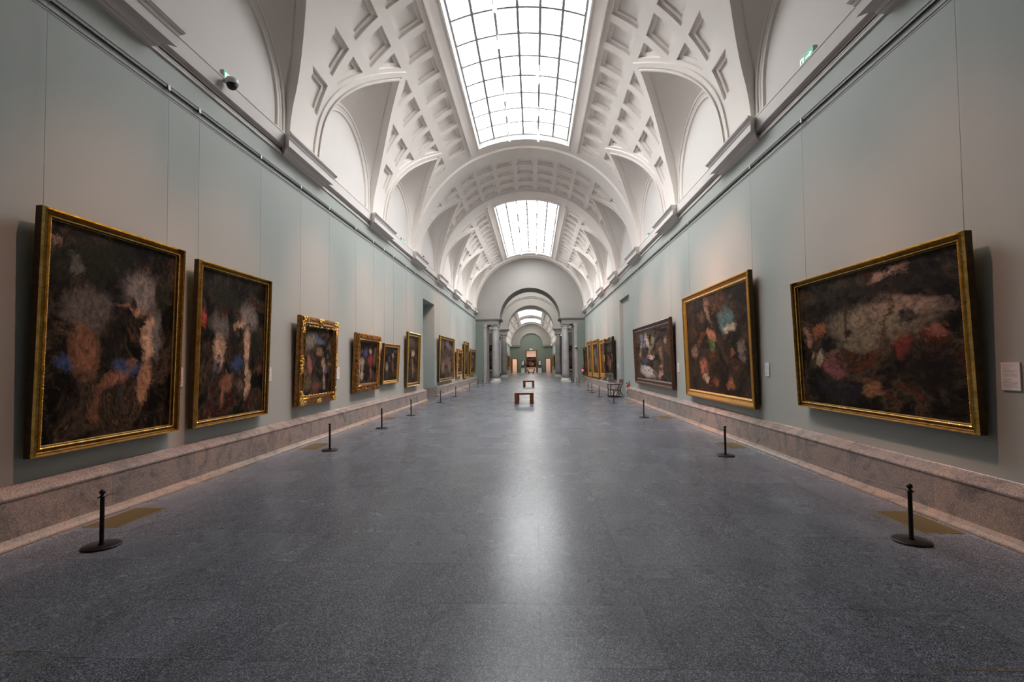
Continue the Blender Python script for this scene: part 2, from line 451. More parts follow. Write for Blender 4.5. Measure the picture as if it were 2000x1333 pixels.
def build_vault():
    V = []; Ed = []
    def poly(pts, closed=False):
        b = len(V)
        for p in pts: V.append(Vector(p))
        for i in range(len(pts)-1): Ed.append((b+i, b+i+1))
        if closed: Ed.append((b+len(pts)-1, b))
    phis = set([x*4.0 for x in range(-22, 23)])
    for a in (PHI_SKY, PHI_SKY+0.5, PHI_SKY+4.4, PHI_SKY+5.0, 90.0):
        phis |= {a, -a}
    phis = sorted(p for p in phis if abs(p) <= 90)
    for ph in phis: poly([(ph*U, Y0), (ph*U, Y1)])
    for y in (Y0, Y1): poly([(-90*U, y), (90*U, y)])
    ylines = []
    for b in BANDCELL: ylines += [ORG+b*CELL, ORG+(b+1)*CELL]
    ylines += [43.44]
    for y in ylines:
        if Y0 < y < Y1: poly([(-90*U, y), (90*U, y)])
    for a, b in SKY:
        for y in (a, b, a-0.35, b+0.35): poly([(-29*U, y), (29*U, y)])
    for c in CEN:
        for sgn in (-1, 1):
            for k, cv in enumerate(ARCS):
                pts = [(sgn*min(p, 90.0)*U, c-w_) for p, w_ in cv if p <= 91.9][::-1]
                pts2 = [(sgn*min(p, 90.0)*U, c+w_) for p, w_ in cv if p <= 91.9]
                pts = [p for p in pts+pts2[1:] if Y0 <= p[1] <= Y1]
                poly(pts)
    n0 = int(math.floor((Y0-ORG)/CELL)); n1 = int(math.ceil((Y1-ORG)/CELL))
    for cell in range(n0, n1):
        y = ORG+cell*CELL
        if y+0.14 < Y0 or y+CELL-0.14 > Y1 or cell in BANDCELL: continue
        for a, b in ROWS+CROWN:
            sgns = (-1, 1) if a > 0 else (1,)
            for sg in sgns:
                for ins in (0.0, 0.11):
                    lo, hi = (a*U+ins)*sg, (b*U-ins)*sg
                    ya, yb = y+0.14+ins, y+CELL-0.14-ins
                    mid = [lo+(hi-lo)*q/2.0 for q in range(3)]
                    poly([(m_, ya) for m_ in mid]+[(m_, yb) for m_ in mid[::-1]], True)
    vs, es, fs, _, _, _ = delaunay_2d_cdt(V, Ed, [], 0, 1e-5)
    me_v = []; key = {}; faces = []; smooth = []; lev = {}
    def vid(i, off):
        k_ = (i, round(off, 4))
        if k_ not in key:
            p = vs[i]; key[k_] = len(me_v); me_v.append(ell(p[0]/U, p[1], off))
        return key[k_]
    edge = {}
    for fi, fc in enumerate(fs):
        cx = sum(vs[i][0] for i in fc)/3; cy = sum(vs[i][1] for i in fc)/3
        l = vault_level(cx/U, cy) if Y0 < cy < Y1 else None
        lev[fi] = l
        if l is not None:
            faces.append([vid(i, l) for i in fc]); smooth.append(True)
        for a, b in ((0, 1), (1, 2), (2, 0)):
            i, j = fc[a], fc[b]; edge.setdefault((min(i, j), max(i, j)), []).append(l)
    for (i, j), ls in edge.items():
        if len(ls) == 2 and ls[0] != ls[1]:
            la, lb = ls
            if la is None or lb is None:
                l = la if lb is None else lb
                if Y0+1e-3 < vs[i][1] < Y1-1e-3: la, lb = l, max(l, 0.0)+0.0
                if la == lb:
                    continue
            b0 = len(me_v)
            for q, l in ((i, la), (j, la), (j, lb), (i, lb)):
                p = vs[q]; me_v.append(ell(p[0]/U, p[1], l))
            faces.append([b0, b0+1, b0+2, b0+3]); smooth.append(False)
    me = bpy.data.meshes.new('ceiling'); me.from_pydata(me_v, [], faces)
    me.polygons.foreach_set('use_smooth', smooth)
    me.update(); me.materials.append(M['plaster_vault'])
    o = bpy.data.objects.new('ceiling', me); COL.objects.link(o)
    return struct(o)
ceiling = build_vault()

# lunettes: penetration vaults, wall arches and their panels, one structure mesh per side
def lunettes(sg, name):
    mb = MB(); mp = MB()
    XR, XP = 5.075, 5.17; ZS = 7.35
    for c in CEN:
        inner = ARCS[0]
        N = 40
        # opening curve resampled: left base -> apex -> right base
        arr = [(ph, -w_) for ph, w_ in inner[::-1] if ph <= 90.01]+[(ph, w_) for ph, w_ in inner[1:] if ph <= 90.01]
        if arr[0][0] < 90: arr = [(90, -2.0)]+arr+[(90, 2.0)]
        P3 = [Vector(ell(ph, c+w_, 0.0)) for ph, w_ in arr]
        P4 = [Vector(ell(ph, c+w_, 0.17)) for ph, w_ in arr]
        P5 = [Vector(ell(min(90, ph+0.7*(90-ph)/45), c+w_*0.978, 0.17)) for ph, w_ in arr]
        for PA, PB in ((P3, P4), (P4, P5)):
            b0 = len(mb.v)
            for p in PA+PB: mb.v.append((sg*p.x, p.y, p.z))
            n_ = len(PA)
            for i in range(n_-1): mb.face((b0+i, b0+i+1, b0+n_+i+1, b0+n_+i))
        P3 = [Vector(ell(min(90, ph+0.7*(90-ph)/45), c+w_*0.978, 0.17 if ph < 84 else 0.17*(90-ph)/6)) for ph, w_ in arr]
        def resample(P, n):
            L = [0]
            for a, b in zip(P, P[1:]): L.append(L[-1]+(b-a).length)
            out = []
            for i in range(n+1):
                t_ = L[-1]*i/n; k = 0
                while k < len(L)-2 and L[k+1] < t_: k += 1
                q = (t_-L[k])/max(1e-9, L[k+1]-L[k]); out.append(P[k].lerp(P[k+1], min(1, max(0, q))))
            return out
        h = len(P3)//2
        A_ = resample(P3[:h+1], N//2)+resample(P3[h:], N//2)[1:]
        def ring(rad, x, n, ztop=0):
            left = [Vector((x, c-rad, ZC))]
            out = []
            base = (ZS-ZC)
            L = base+PI*rad/2
            for i in range(n//2+1):
                s_ = L*i/(n//2)
                if s_ < base: out.append(Vector((x, c-rad, ZC+s_)))
                else:
                    a = (s_-base)/rad; out.append(Vector((x, c-rad*math.cos(a), ZS+rad*math.sin(a))))
            rt = [Vector((p.x, 2*c-p.y, p.z)) for p in out[::-1]][1:]
            return out+rt
        R0 = ring(1.985, XR, N)
        # penetration surface: a groined web from the opening to the wall arch
        NB = 5
        base = len(mb.v)
        for j in range(NB+1):
            t_ = j/NB
            for i in range(N+1):
                p = A_[i].lerp(R0[i], t_); mb.v.append((sg*p.x, p.y, p.z+0.10*math.sin(PI*t_)*math.sin(PI*i/N)))
        for j in range(NB):
            for i in range(N):
                a = base+j*(N+1)+i; mb.face((a, a+1, a+N+2, a+N+1), i not in (N//2, N//2-1))
        # stepped wall arch
        seq = [(1.985, XR), (1.90, XR), (1.90, XR+0.03), (1.83, XR+0.03), (1.81, XR+0.045), (1.74, XR+0.045), (1.72, XP)]
        rings = [ring(r_, x_, N) for r_, x_ in seq]
        for q in range(len(rings)-1):
            base = len(mb.v)
            for rg in (rings[q], rings[q+1]):
                for p in rg: mb.v.append((sg*p.x, p.y, p.z))
            for i in range(N): mb.face((base+i, base+i+1, base+N+2+i, base+N+1+i))
        # panel
        base = len(mp.v)
        for p in rings[-1]: mp.v.append((sg*p.x, p.y, p.z))
        mp.v.append((sg*XP, c, ZC))
        for i in range(N): mp.face((base+i, base+i+1, base+N+1))
    o = mb.build(name, 'plaster_vault', recalc=False); struct(o)
    return o, mp
mps = []
for sg, nm in ((-1, 'trim_1'), (1, 'trim_2')):
    o, mp = lunettes(sg, nm); mps.append(mp)
for sg, mp, nm in ((-1, mps[0], 'wall_left_upper'), (1, mps[1], 'wall_right_upper')):
    struct(mp.build(nm, 'plaster_lunette', recalc=False))

# cornice with a projecting block under every pier
def cornice(sg, name):
    mb = MB()
    prof = [(-0.12, 6.36), (0.03, 6.36), (0.03, 6.395), (0.022, 6.40), (0.022, 6.408), (0.03, 6.413), (0.03, 6.435), (0.0, 6.44), (0.0, 6.485), (0.02, 6.505), (0.11, 6.515), (0.11, 6.765), (0.09, 6.77), (0.09, 6.785), (0.11, 6.79), (0.11, 6.815), (-0.12, 6.815)]
    pf = [(sg*(W-d), z) for d, z in prof]
    mb.prism_y(pf, Y0, Y1)
    blk = [(0.0, 6.345), (0.05, 6.36), (0.075, 6.385), (0.10, 6.39), (0.115, 6.43), (0.15, 6.455), (0.27, 6.46), (0.27, 6.615), (0.285, 6.62), (0.30, 6.66), (0.335, 6.685), (0.335, 6.70), (0.35, 6.705), (0.35, 6.745), (0.0, 6.82)]
    for pc in [-5.51]+PIERS+[PIERS[-1]+PITCH]:
        if pc > 44.6: continue
        n = len(blk)
        hw = lambda d: 0.92+d*0.85
        base = len(mb.v)
        for s2 in (-1, 1):
            for d, z in blk: mb.v.append((sg*(W-d), pc+s2*hw(d), z))
        for k in range(n-1): mb.face((base+k, base+k+1, base+n+k+1, base+n+k))
        for s2 in (0, 1):
            b2 = base+s2*n; c0 = len(mb.v)
            for d, z in blk: mb.v.append((sg*(W+0.02), mb.v[b2][1], z))
            for k in range(n-1): mb.face((b2+k, b2+k+1, c0+k+1, c0+k))
    return struct(mb.build(name, 'plaster'))
cornice(-1, 'trim_3'); cornice(1, 'trim_4')

# ------------------------------------------------------------------ side walls, door recesses, plinths
DL = (23.3, 26.0, 5.02); DR = (24.0, 26.65, 5.15)
def side_wall(sg, name, door, depth):
    mb = MB(); T = 1.6
    a, b, h = door
    def bx(y0, y1, z0, z1, d0=0.0, d1=T):
        xs = sorted((sg*(W+d0), sg*(W+d1))); mb.box(xs[0], xs[1], y0, y1, z0, z1)
    bx(Y0, a, 0, 6.72); bx(b, Y1+1.1, 0, 6.72); bx(a, b, h, 6.72); bx(a, b, 0, h, depth, T)
    return struct(mb.build(name, 'wall'))
side_wall(-1, 'wall_left', DL, 0.95); side_wall(1, 'wall_right', DR, 0.16)

def plinth(sg, name, door, wrap):
    mb = MB()
    prof = [(0, 0.588), (0.028, 0.588), (0.036, 0.580), (0.05, 0.572), (0.13, 0.532), (0.165, 0.508), (0.174, 0.49), (0.172, 0.472), (0.162, 0.462), (0.162, 0.0), (0, 0)]
    for y0, y1 in ((Y0, door[0]), (door[1], 44.35)):
        mb.prism_y([(sg*(W-d), z) for d, z in prof], y0, y1)
    if wrap:
        a, b, h = door
        xs = sorted((sg*(W-0.162), sg*(W+0.95)))
        mb.box(xs[0], xs[1], b-0.12, b, 0, 0.5); mb.box(xs[0], xs[1], a, a+0.12, 0, 0.5)
    o = struct(mb.build(name, 'plinth'))
    k = MB()
    kp = [(0.16, 0.085), (0.175, 0.082), (0.20, 0.045), (0.245, 0.02), (0.252, 0.004), (0.16, 0.0)]
    for y0, y1 in ((Y0, door[0]), (door[1], 44.35)):
        k.prism_y([(sg*(W-d), z) for d, z in kp], y0, y1)
    struct(k.build('trim_5' if sg < 0 else 'trim_6', 'kerb'))
    return o
plinth(-1, 'baseboard_left', DL, True); plinth(1, 'baseboard_right', DR, False)

# floor
mb = MB(); mb.box(-12, 12, Y0-1, 100, -0.3, 0.0); struct(mb.build('floor', 'floor'))
# wall behind the camera
mb = MB(); mb.box(-W-1.6, W+1.6, Y0-0.4, Y0, 0, 12.2); struct(mb.build('wall_back', 'green_dark'))

# ------------------------------------------------------------------ laylights (skylights in the vault)
def laylight(name, ya, yb, glass, mull, rows):
    root = bpy.data.objects.new(name, None); COL.objects.link(root); root.location = (0, (ya+yb)/2, 11.6)
    root['kind'] = 'structure'
    oy = (ya+yb)/2
    def P(phi, y, off): x, yy, z = ell(phi, y, off); return (x, yy-oy, z-11.6)
    # upstand frame
    fr = MB()
    def strip(phis, y0, y1, offs):
        pass
    ph_out, ph_in = PHI_SKY, PHI_SKY-1.3
    for s_ in (-1, 1):
        quad = [(ph_out, -0.02), (ph_out-0.15, 0.02), (ph_in, 0.14), (ph_in, 0.40), (ph_out, 0.40)]
        n = len(quad); base = len(fr.v)
        for y in (ya, yb):
            for ph, off in quad: fr.v.append(P(s_*ph, y, off))
        for k in range(n): fr.face((base+k, base+(k+1) % n, base+n+(k+1) % n, base+n+k))
    NN = 16
    for yo, yi in ((ya, ya+0.12), (yb, yb-0.12)):
        sec = [(yo, -0.02), (yo+(yi-yo)*0.1, 0.02), (yi, 0.14), (yi, 0.40), (yo, 0.40)]
        n = len(sec); base = len(fr.v)
        for i in range(NN+1):
            ph = -PHI_SKY+2*PHI_SKY*i/NN
            for y, off in sec: fr.v.append(P(ph, y, off))
        for i in range(NN):
            for k in range(n): fr.face((base+i*n+k, base+i*n+(k+1) % n, base+(i+1)*n+(k+1) % n, base+(i+1)*n+k))
    o = fr.build('frame', 'white_metal', root)
    # glass: one curved sheet
    g = MB(); base = 0
    for i in range(NN+1):
        ph = -ph_in+2*ph_in*i/NN
        for y in (ya+0.12, yb-0.12): g.v.append(P(ph, y, 0.20))
    for i in range(NN): g.face((2*i, 2*i+1, 2*i+3, 2*i+2), True)
    g.build('glass', glass, root, recalc=False)
    # glazing bars
    b = MB()
    def bar_y(ph, wdt, d0=0.13, d1=0.195):
        dp = wdt/2/EA*180/PI
        base = len(b.v)
        for y in (ya+0.1, yb-0.1):
            for p_, o_ in ((ph-dp, d0), (ph+dp, d0), (ph+dp, d1), (ph-dp, d1)): b.v.append(P(p_, y, o_))
        for k in range(4): b.face((base+k, base+(k+1) % 4, base+4+(k+1) % 4, base+4+k))
        b.face((base, base+1, base+2, base+3)); b.face((base+4, base+5, base+6, base+7))
    for q in (-14.2, -7.1, 0, 7.1, 14.2): bar_y(q, mull)
    bar_y(-ph_in+0.2, mull); bar_y(ph_in-0.2, mull)
    nrow = rows
    for i in range(nrow+1):
        y = yb-0.14-i*(yb-ya-0.28)/nrow
        base = len(b.v)
        for j in range(NN+1):
            ph = -ph_in+2*ph_in*j/NN
            for yy, o_ in ((y-mull/2, 0.14), (y+mull/2, 0.14), (y+mull/2, 0.195), (y-mull/2, 0.195)): b.v.append(P(ph, yy, o_))
        for j in range(NN):
            for k in range(4): b.face((base+4*j+k, base+4*j+(k+1) % 4, base+4*j+4+(k+1) % 4, base+4*j+4+k))
    b.build('glazing_bars', 'mullion', root)
    return root
laylight('window_1', SKY[0][0], SKY[0][1], 'laylight', 0.072, 9)
laylight('window_2', SKY[1][0], SKY[1][1], 'laylight', 0.082, 13)
#==NEXT==
# ------------------------------------------------------------------ beyond the hall: two columned arches with a rotunda between them
def arch_wall(name, ya, yb, xo, zs, r, xcol, xext, ztop, archivolt=False):
    """wall carried on columns, with a round arch through it"""
    mb = MB(); N = 40
    for s_ in (-1, 1):                               # entablature blocks
        def bx(a, b, y0, y1, z0, z1):
            xs = sorted((s_*a, s_*b)); mb.box(xs[0], xs[1], y0, y1, z0, z1)
        bx(xcol-0.36, xext, ya+0.12, yb-0.12, zs-0.58, zs-0.40)
        bx(xcol-0.38, xext, ya+0.09, yb-0.09, zs-0.40, zs-0.20)
        bx(xcol-0.46, xext, ya+0.02, yb-0.02, zs-0.20, zs-0.13)
        bx(xcol-0.58, xext, ya-0.10, yb+0.10, zs-0.13, zs-0.06)
        bx(xcol-0.63, xext, ya-0.15, yb+0.15, zs-0.06, zs)
    # spandrel with the arch cut through it
    pts = [(r*math.cos(PI*i/N), zs+r*math.sin(PI*i/N)) for i in range(N+1)]
    outer = []
    for i in range(N+1):
        a = PI*i/N; c, s2 = math.cos(a), math.sin(a)
        k = min(xext/abs(c) if abs(c) > 1e-6 else 1e9, (ztop-zs)/s2 if s2 > 1e-6 else 1e9)
        outer.append((k*c, zs+k*s2))
    for y, fl_ in ((ya, False), (yb, True)):
        b = len(mb.v)
        for p in pts: mb.v.append((p[0], y, p[1]))
        for p in outer: mb.v.append((p[0], y, p[1]))
        for i in range(N): mb.face((b+i, b+i+1, b+N+2+i, b+N+1+i))
    b = len(mb.v)
    for y in (ya, yb):
        for p in pts: mb.v.append((p[0], y, p[1]))
    for i in range(N): mb.face((b+i, b+i+1, b+N+2+i, b+N+1+i), True)
    if archivolt:
        for r0, r1, d in ((r+0.02, r+0.12, 0.04), (r+0.95, r+1.05, 0.10), (r+1.10, r+1.18, 0.14)):
            b = len(mb.v)
            for rr in (r0, r1):
                for y in (ya, ya-d):
                    for i in range(N+1): mb.v.append((rr*math.cos(PI*i/N), y, zs+rr*math.sin(PI*i/N)))
            n = N+1
            for i in range(N):
                mb.face((b+i, b+i+1, b+n+i+1, b+n+i)); mb.face((b+2*n+i, b+2*n+i+1, b+3*n+i+1, b+3*n+i)); mb.face((b+n+i, b+n+i+1, b+3*n+i+1, b+3*n+i))
    o = mb.build(name, 'plaster_shaded' if ya < 50 else 'plaster', recalc=False)
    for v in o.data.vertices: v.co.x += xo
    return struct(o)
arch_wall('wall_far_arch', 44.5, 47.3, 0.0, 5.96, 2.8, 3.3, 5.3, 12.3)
arch_wall('wall_far_arch_beyond', 58.5, 60.6, -0.03, 5.96, 2.8, 3.33, 7.0, 12.6, True)
# the green panels and stone pilasters beside the columns
for nm, ya, yb, xa, xb in (('wall_far_left', 44.5, 47.3, -5.3, -4.31), ('wall_far_right', 44.5, 47.3, 4.31, 5.3),
                           ('wall_beyond_left', 58.5, 60.6, -7.0, -4.4), ('wall_beyond_right', 58.5, 60.6, 4.4, 7.0)):
    mb = MB(); mb.box(xa, xb, ya, yb, 0, 5.45); struct(mb.build(nm, 'green_dark'))  # darker green than the side walls: unlit faces put into the colour
mb = MB()
for s_ in (-1, 1):
    for ya, yb in ((44.56, 47.24),):
        xs = sorted((s_*4.31, s_*4.06)); mb.box(xs[0], xs[1], ya, yb, 0.25, 5.15)
        xs = sorted((s_*4.34, s_*4.00)); mb.box(xs[0], xs[1], ya-0.05, yb+0.05, 0, 0.25); mb.box(xs[0], xs[1], ya-0.05, yb+0.05, 5.15, 5.38)
struct(mb.build('trim_7', 'column_stone'))
# rotunda shell
mb = MB()
mb.box(-7.4, -7.0, 47.3, 58.5, 0, 12.6); mb.box(7.0, 7.4, 47.3, 58.5, 0, 12.6)
mb.box(-7.4, -5.3, 46.9, 47.3, 0, 12.6); mb.box(5.3, 7.4, 46.9, 47.3, 0, 12.6)
mb.box(-5.3, 5.3, 46.9, 47.3, 12.3, 12.6)
struct(mb.build('wall_rotunda', 'wall'))
mb = MB()
mb.box(-7.4, -2.6, 46.9, 60.6, 12.6, 12.9); mb.box(2.6, 7.4, 46.9, 60.6, 12.6, 12.9)
mb.box(-2.6, 2.6, 46.9, 50.4, 12.6, 12.9); mb.box(-2.6, 2.6, 55.6, 60.6, 12.6, 12.9)
struct(mb.build('ceiling_rotunda', 'plaster'))
mb = MB(); mb.box(-2.6, 2.6, 50.4, 55.6, 12.82, 12.86); struct(mb.build('window_3', 'laylight_far'))

# columns
def column(x, y, label, first=None):
    if first is not None:
        o = copy_tree(first); o.location = (x, y, 0); o['label'] = label; return o
    t_ = thing('column', label, 'column', (x, y, 0), group='grey stone columns of the far arches')
    b = MB(); b.box(-0.42, 0.42, -0.42, 0.42, 0, 0.12)
    b.lathe([(0.41, 0.12), (0.42, 0.16), (0.40, 0.21), (0.36, 0.23), (0.345, 0.26), (0.37, 0.29), (0.36, 0.33), (0.33, 0.35)], 28)
    b.build('base', 'marble', t_)
    s_ = MB(); s_.lathe([(0.325, 0.34), (0.318, 0.8), (0.315, 2.0), (0.295, 3.6), (0.275, 5.02)], 32); s_.build('shaft', 'column_stone', t_)
    c = MB(); c.lathe([(0.275, 5.0), (0.295, 5.02), (0.295, 5.05), (0.278, 5.07), (0.278, 5.15), (0.31, 5.18), (0.355, 5.25), (0.36, 5.27)], 28)
    c.box(-0.37, 0.37, -0.37, 0.37, 5.27, 5.38); c.build('capital', 'plaster', t_)
    return t_
c0 = column(-3.3, 45.25, 'grey stone column left of the near arch, front one of its pair')
column(3.3, 45.25, 'grey stone column right of the near arch, front one of its pair', c0)
column(-3.3, 46.55, 'grey stone column left of the near arch, hidden behind its front partner', c0)
column(3.3, 46.55, 'grey stone column right of the near arch, hidden behind its front partner', c0)
column(-3.36, 59.0, 'slimmer looking grey column left of the second arch farther back', c0)
column(3.3, 59.0, 'slimmer looking grey column right of the second arch farther back', c0)
column(-3.36, 60.1, 'rear grey column left of the second arch, behind its partner', c0)
column(3.3, 60.1, 'rear grey column right of the second arch, behind its partner', c0)

# ------------------------------------------------------------------ the second hall
XO = -0.17; R2 = 3.85; ZS2 = 5.1; H0, H1 = 60.6, 88.0
SK2 = [(64.8, 73.3), (76.8, 86.0)]
def vault2():
    mb = MB(); N = 36
    ys = sorted(set([H0, H1]+[y for s_ in SK2 for y in s_]+[H0+1.1*i for i in range(25)]))
    def lvl(ph, y):
        ins = any(a < y < b for a, b in SK2)
        if ins and abs(ph) < 25: return None
        return 0
    phs = [-90+180*i/N for i in range(N+1)]
    for i in range(N):
        for y0, y1 in zip(ys, ys[1:]):
            pm = (phs[i]+phs[i+1])/2
            if lvl(pm, (y0+y1)/2) is None: continue
            b = len(mb.v)
            for ph, y in ((phs[i], y0), (phs[i+1], y0), (phs[i+1], y1), (phs[i], y1)):
                mb.v.append((XO+R2*math.sin(R_(ph)), y, ZS2+R2*math.cos(R_(ph))))
            mb.face((b, b+1, b+2, b+3))
    for yc, hw in ((62.0, 0.7), (75.05, 1.0), (87.3, 0.6)):
        for rr in (0.0,):
            b = len(mb.v)
            for y, d in ((yc-hw, 0.0), (yc-hw, 0.14), (yc+hw, 0.14), (yc+hw, 0.0)):
                for ph in phs: mb.v.append((XO+(R2-d)*math.sin(R_(ph)), y, ZS2+(R2-d)*math.cos(R_(ph))))
            n = len(phs)
            for k in range(3):
                for i in range(N): mb.face((b+k*n+i, b+k*n+i+1, b+(k+1)*n+i+1, b+(k+1)*n+i))
    # raised ribs along the vault, a coarse coffer grid
    for ph in (-72, -58, -44, -30, 30, 44, 58, 72):
        b = len(mb.v)
        for y in (H0, H1):
            for dp, d in ((-1.6, 0), (-1.6, 0.06), (1.6, 0.06), (1.6, 0)):
                mb.v.append((XO+(R2-d)*math.sin(R_(ph+dp)), y, ZS2+(R2-d)*math.cos(R_(ph+dp))))
        for k in range(3): mb.face((b+k, b+k+1, b+4+k+1, b+4+k))
    return struct(mb.build('ceiling_beyond', 'plaster', recalc=False))
vault2()
for i, (a, b) in enumerate(SK2):
    mb = MB(); n = 10
    for k in range(n+1):
        ph = R_(-25+50*k/n)
        for y in (a, b): mb.v.append((XO+(R2+0.15)*math.sin(ph), y, ZS2+(R2+0.15)*math.cos(ph)))
    for k in range(n): mb.face((2*k, 2*k+1, 2*k+3, 2*k+2), True)
    o = struct(mb.build('window_%d' % (4+i), 'laylight_far', recalc=False))
    g = MB()
    for ph in (-25, -15, -5, 5, 15, 25):
        x = XO+(R2+0.1)*math.sin(R_(ph)); z = ZS2+(R2+0.1)*math.cos(R_(ph)); g.box(x-0.03, x+0.03, a, b, z-0.03, z+0.03)
    g.build('glazing_bars', 'white_metal', o)
mb = MB()
for s_ in (-1, 1):
    xs = sorted((XO+s_*R2, XO+s_*(R2+3))); mb.box(xs[0], xs[1], H0, H1+0.4, 0, ZS2)
struct(mb.build('wall_beyond_sides', 'wall'))
mb = MB()
for s_ in (-1, 1):
    mb.prism_y([(XO+s_*(R2+0.05), 4.72), (XO+s_*(R2-0.05), 4.74), (XO+s_*(R2-0.06), 4.85), (XO+s_*(R2-0.2), 4.95), (XO+s_*(R2-0.24), 5.1), (XO+s_*(R2+0.05), 5.12)], H0, H1)
    for yc in (66, 71, 76, 81, 86):
        xs = sorted((XO+s_*(R2-0.36), XO+s_*R2)); mb.box(xs[0], xs[1], yc-0.8, yc+0.8, 4.78, 5.05)
struct(mb.build('trim_8', 'plaster'))
mb = MB()
for s_ in (-1, 1):
    xs = sorted((XO+s_*(R2-0.16), XO+s_*R2)); mb.box(xs[0], xs[1], H0, H1, 0, 0.5)
struct(mb.build('baseboard_beyond', 'plinth'))

# end wall with three doorways, a plaster layer over it with an arched recess
DRS = [(-1.02, 1.0, 4.0), (-3.60, -2.50, 2.50), (2.50, 3.60, 2.50)]
def end_wall():
    mb = MB(); xs = sorted([XO-R2-0.2]+[XO+d for a, b, _ in DRS for d in (a, b)]+[XO+R2+0.2])
    for x0, x1 in zip(xs, xs[1:]):
        xm = (x0+x1)/2-XO; h = 0
        for a, b, z in DRS:
            if a < xm < b: h = z
        mb.box(x0, x1, H1, H1+0.35, h, 9.2)
    struct(mb.build('wall_end', 'green_dark'))
    pl = MB(); N = 30; yf = H1-0.3; rin = 2.05
    def pr(r): return [(XO+r*math.cos(PI*i/N), ZS2+r*math.sin(PI*i/N)) for i in range(N+1)]
    A_, B_ = pr(rin), pr(R2)
    for P, Q, y0, y1 in ((A_, B_, yf, yf), (A_, A_, yf, H1)):
        b = len(pl.v)
        for p in P: pl.v.append((p[0], y0, p[1]))
        for p in Q: pl.v.append((p[0], y1, p[1]))
        for i in range(N): pl.face((b+i, b+i+1, b+N+2+i, b+N+1+i))
    C_, D_ = pr(rin+0.02), pr(rin+0.45)
    b = len(pl.v)
    for P, y in ((C_, yf), (C_, yf-0.06), (D_, yf-0.06), (D_, yf)):
        for p in P: pl.v.append((p[0], y, p[1]))
    for k in range(3):
        for i in range(N): pl.face((b+k*(N+1)+i, b+k*(N+1)+i+1, b+(k+1)*(N+1)+i+1, b+(k+1)*(N+1)+i))
    for s_ in (-1, 1):
        a, c = sorted((XO+s_*rin, XO+s_*R2)); pl.box(a, c, yf-0.02, H1, 4.72, 4.95); pl.box(a-0.05, c+0.05, yf-0.12, H1, 4.95, 5.1)
    struct(pl.build('trim_9', 'plaster_shaded', recalc=False))
end_wall()
for i, (a, b, h) in enumerate(DRS):
    mb = MB(); wf = 0.15
    mb.box(XO+a-0.02, XO+a+wf, H1-0.08, H1+0.38, 0, h); mb.box(XO+b-wf, XO+b+0.02, H1-0.08, H1+0.38, 0, h)
    mb.box(XO+a-0.02, XO+b+0.02, H1-0.08, H1+0.38, h-0.02, h+0.12)
    struct(mb.build('door_%d' % (i+1), 'door_wood'))
# rooms behind
mb = MB(); mb.box(XO-6, XO+6, 96.2, 96.4, 0, 5); mb.box(XO-6, XO+6, H1+0.35, 96.4, 4.6, 4.8)
mb.box(XO-6.2, XO-6, H1+0.35, 96.4, 0, 5); mb.box(XO+6, XO+6.2, H1+0.35, 96.4, 0, 5)
mb.box(XO-1.9, XO-1.7, H1+0.35, 96.4, 0, 4.8); mb.box(XO+1.7, XO+1.9, H1+0.35, 96.4, 0, 4.8)
struct(mb.build('wall_rooms_beyond', 'warm_wall'))
def area(name, loc, sx, sy, power, col, rot=(0, 0, 0)):
    l = bpy.data.lights.new(name, 'AREA'); l.shape = 'RECTANGLE'; l.size = sx; l.size_y = sy; l.energy = power; l.color = col
    o = bpy.data.objects.new(name, l); COL.objects.link(o); o.location = loc; o.rotation_euler = rot; return o
area('room_lamp', (XO-3.9, 92, 4.4), 2.5, 5, 120, (1, 0.80, 0.62))
area('room_lamp', (XO+3.9, 92, 4.4), 2.5, 5, 95, (1, 0.82, 0.76))
area('room_lamp', (XO, 92, 4.4), 2, 5, 100, (1, 0.86, 0.80))
#==NEXT==
# ------------------------------------------------------------------ paintings
FR = {
 # profile across the frame: (fraction of width, depth m, bead amplitude, bead pitch)
 'gold':  ([(0, 0.0, 0, 0), (0, 0.075, 0, 0), (0.06, 0.10, 0.008, 0.055), (0.16, 0.115, 0.010, 0.055), (0.24, 0.10, 0, 0), (0.34, 0.075, 0, 0), (0.52, 0.062, 0, 0), (0.66, 0.070, 0, 0), (0.76, 0.085, 0.006, 0.035), (0.86, 0.080, 0.006, 0.035), (0.93, 0.055, 0, 0), (1.0, 0.04, 0, 0)], 'gold'),
 'flat':  ([(0, 0.0, 0, 0), (0, 0.085, 0, 0), (0.10, 0.10, 0, 0), (0.22, 0.10, 0, 0), (0.28, 0.085, 0, 0), (0.60, 0.060, 0, 0), (0.72, 0.062, 0, 0), (0.80, 0.07, 0, 0), (0.92, 0.055, 0, 0), (1.0, 0.035, 0, 0)], 'gold_flat'),
 'ornate': ([(0, 0.0, 0, 0), (0, 0.06, 0, 0), (0.08, 0.085, 0.006, 0.07), (0.30, 0.092, 0.004, 0.09), (0.55, 0.085, 0.004, 0.09), (0.66, 0.095, 0, 0), (0.74, 0.115, 0.012, 0.04), (0.84, 0.11, 0.012, 0.04), (0.92, 0.07, 0, 0), (1.0, 0.04, 0, 0)], 'gold_old'),
 'dark':  ([(0, 0.0, 0, 0), (0, 0.08, 0, 0), (0.15, 0.10, 0, 0), (0.30, 0.09, 0, 0), (0.38, 0.06, 0, 0), (0.62, 0.055, 0, 0), (0.70, 0.07, 0, 0), (0.82, 0.065, 0, 0), (1.0, 0.035, 0, 0)], 'dark_frame'),
 'black': ([(0, 0.0, 0, 0), (0, 0.08, 0, 0), (0.12, 0.11, 0.006, 0.08), (0.40, 0.09, 0, 0), (0.72, 0.07, 0, 0), (0.82, 0.085, 0.008, 0.04), (1.0, 0.035, 0, 0)], 'black_frame'),
}
RODS = []
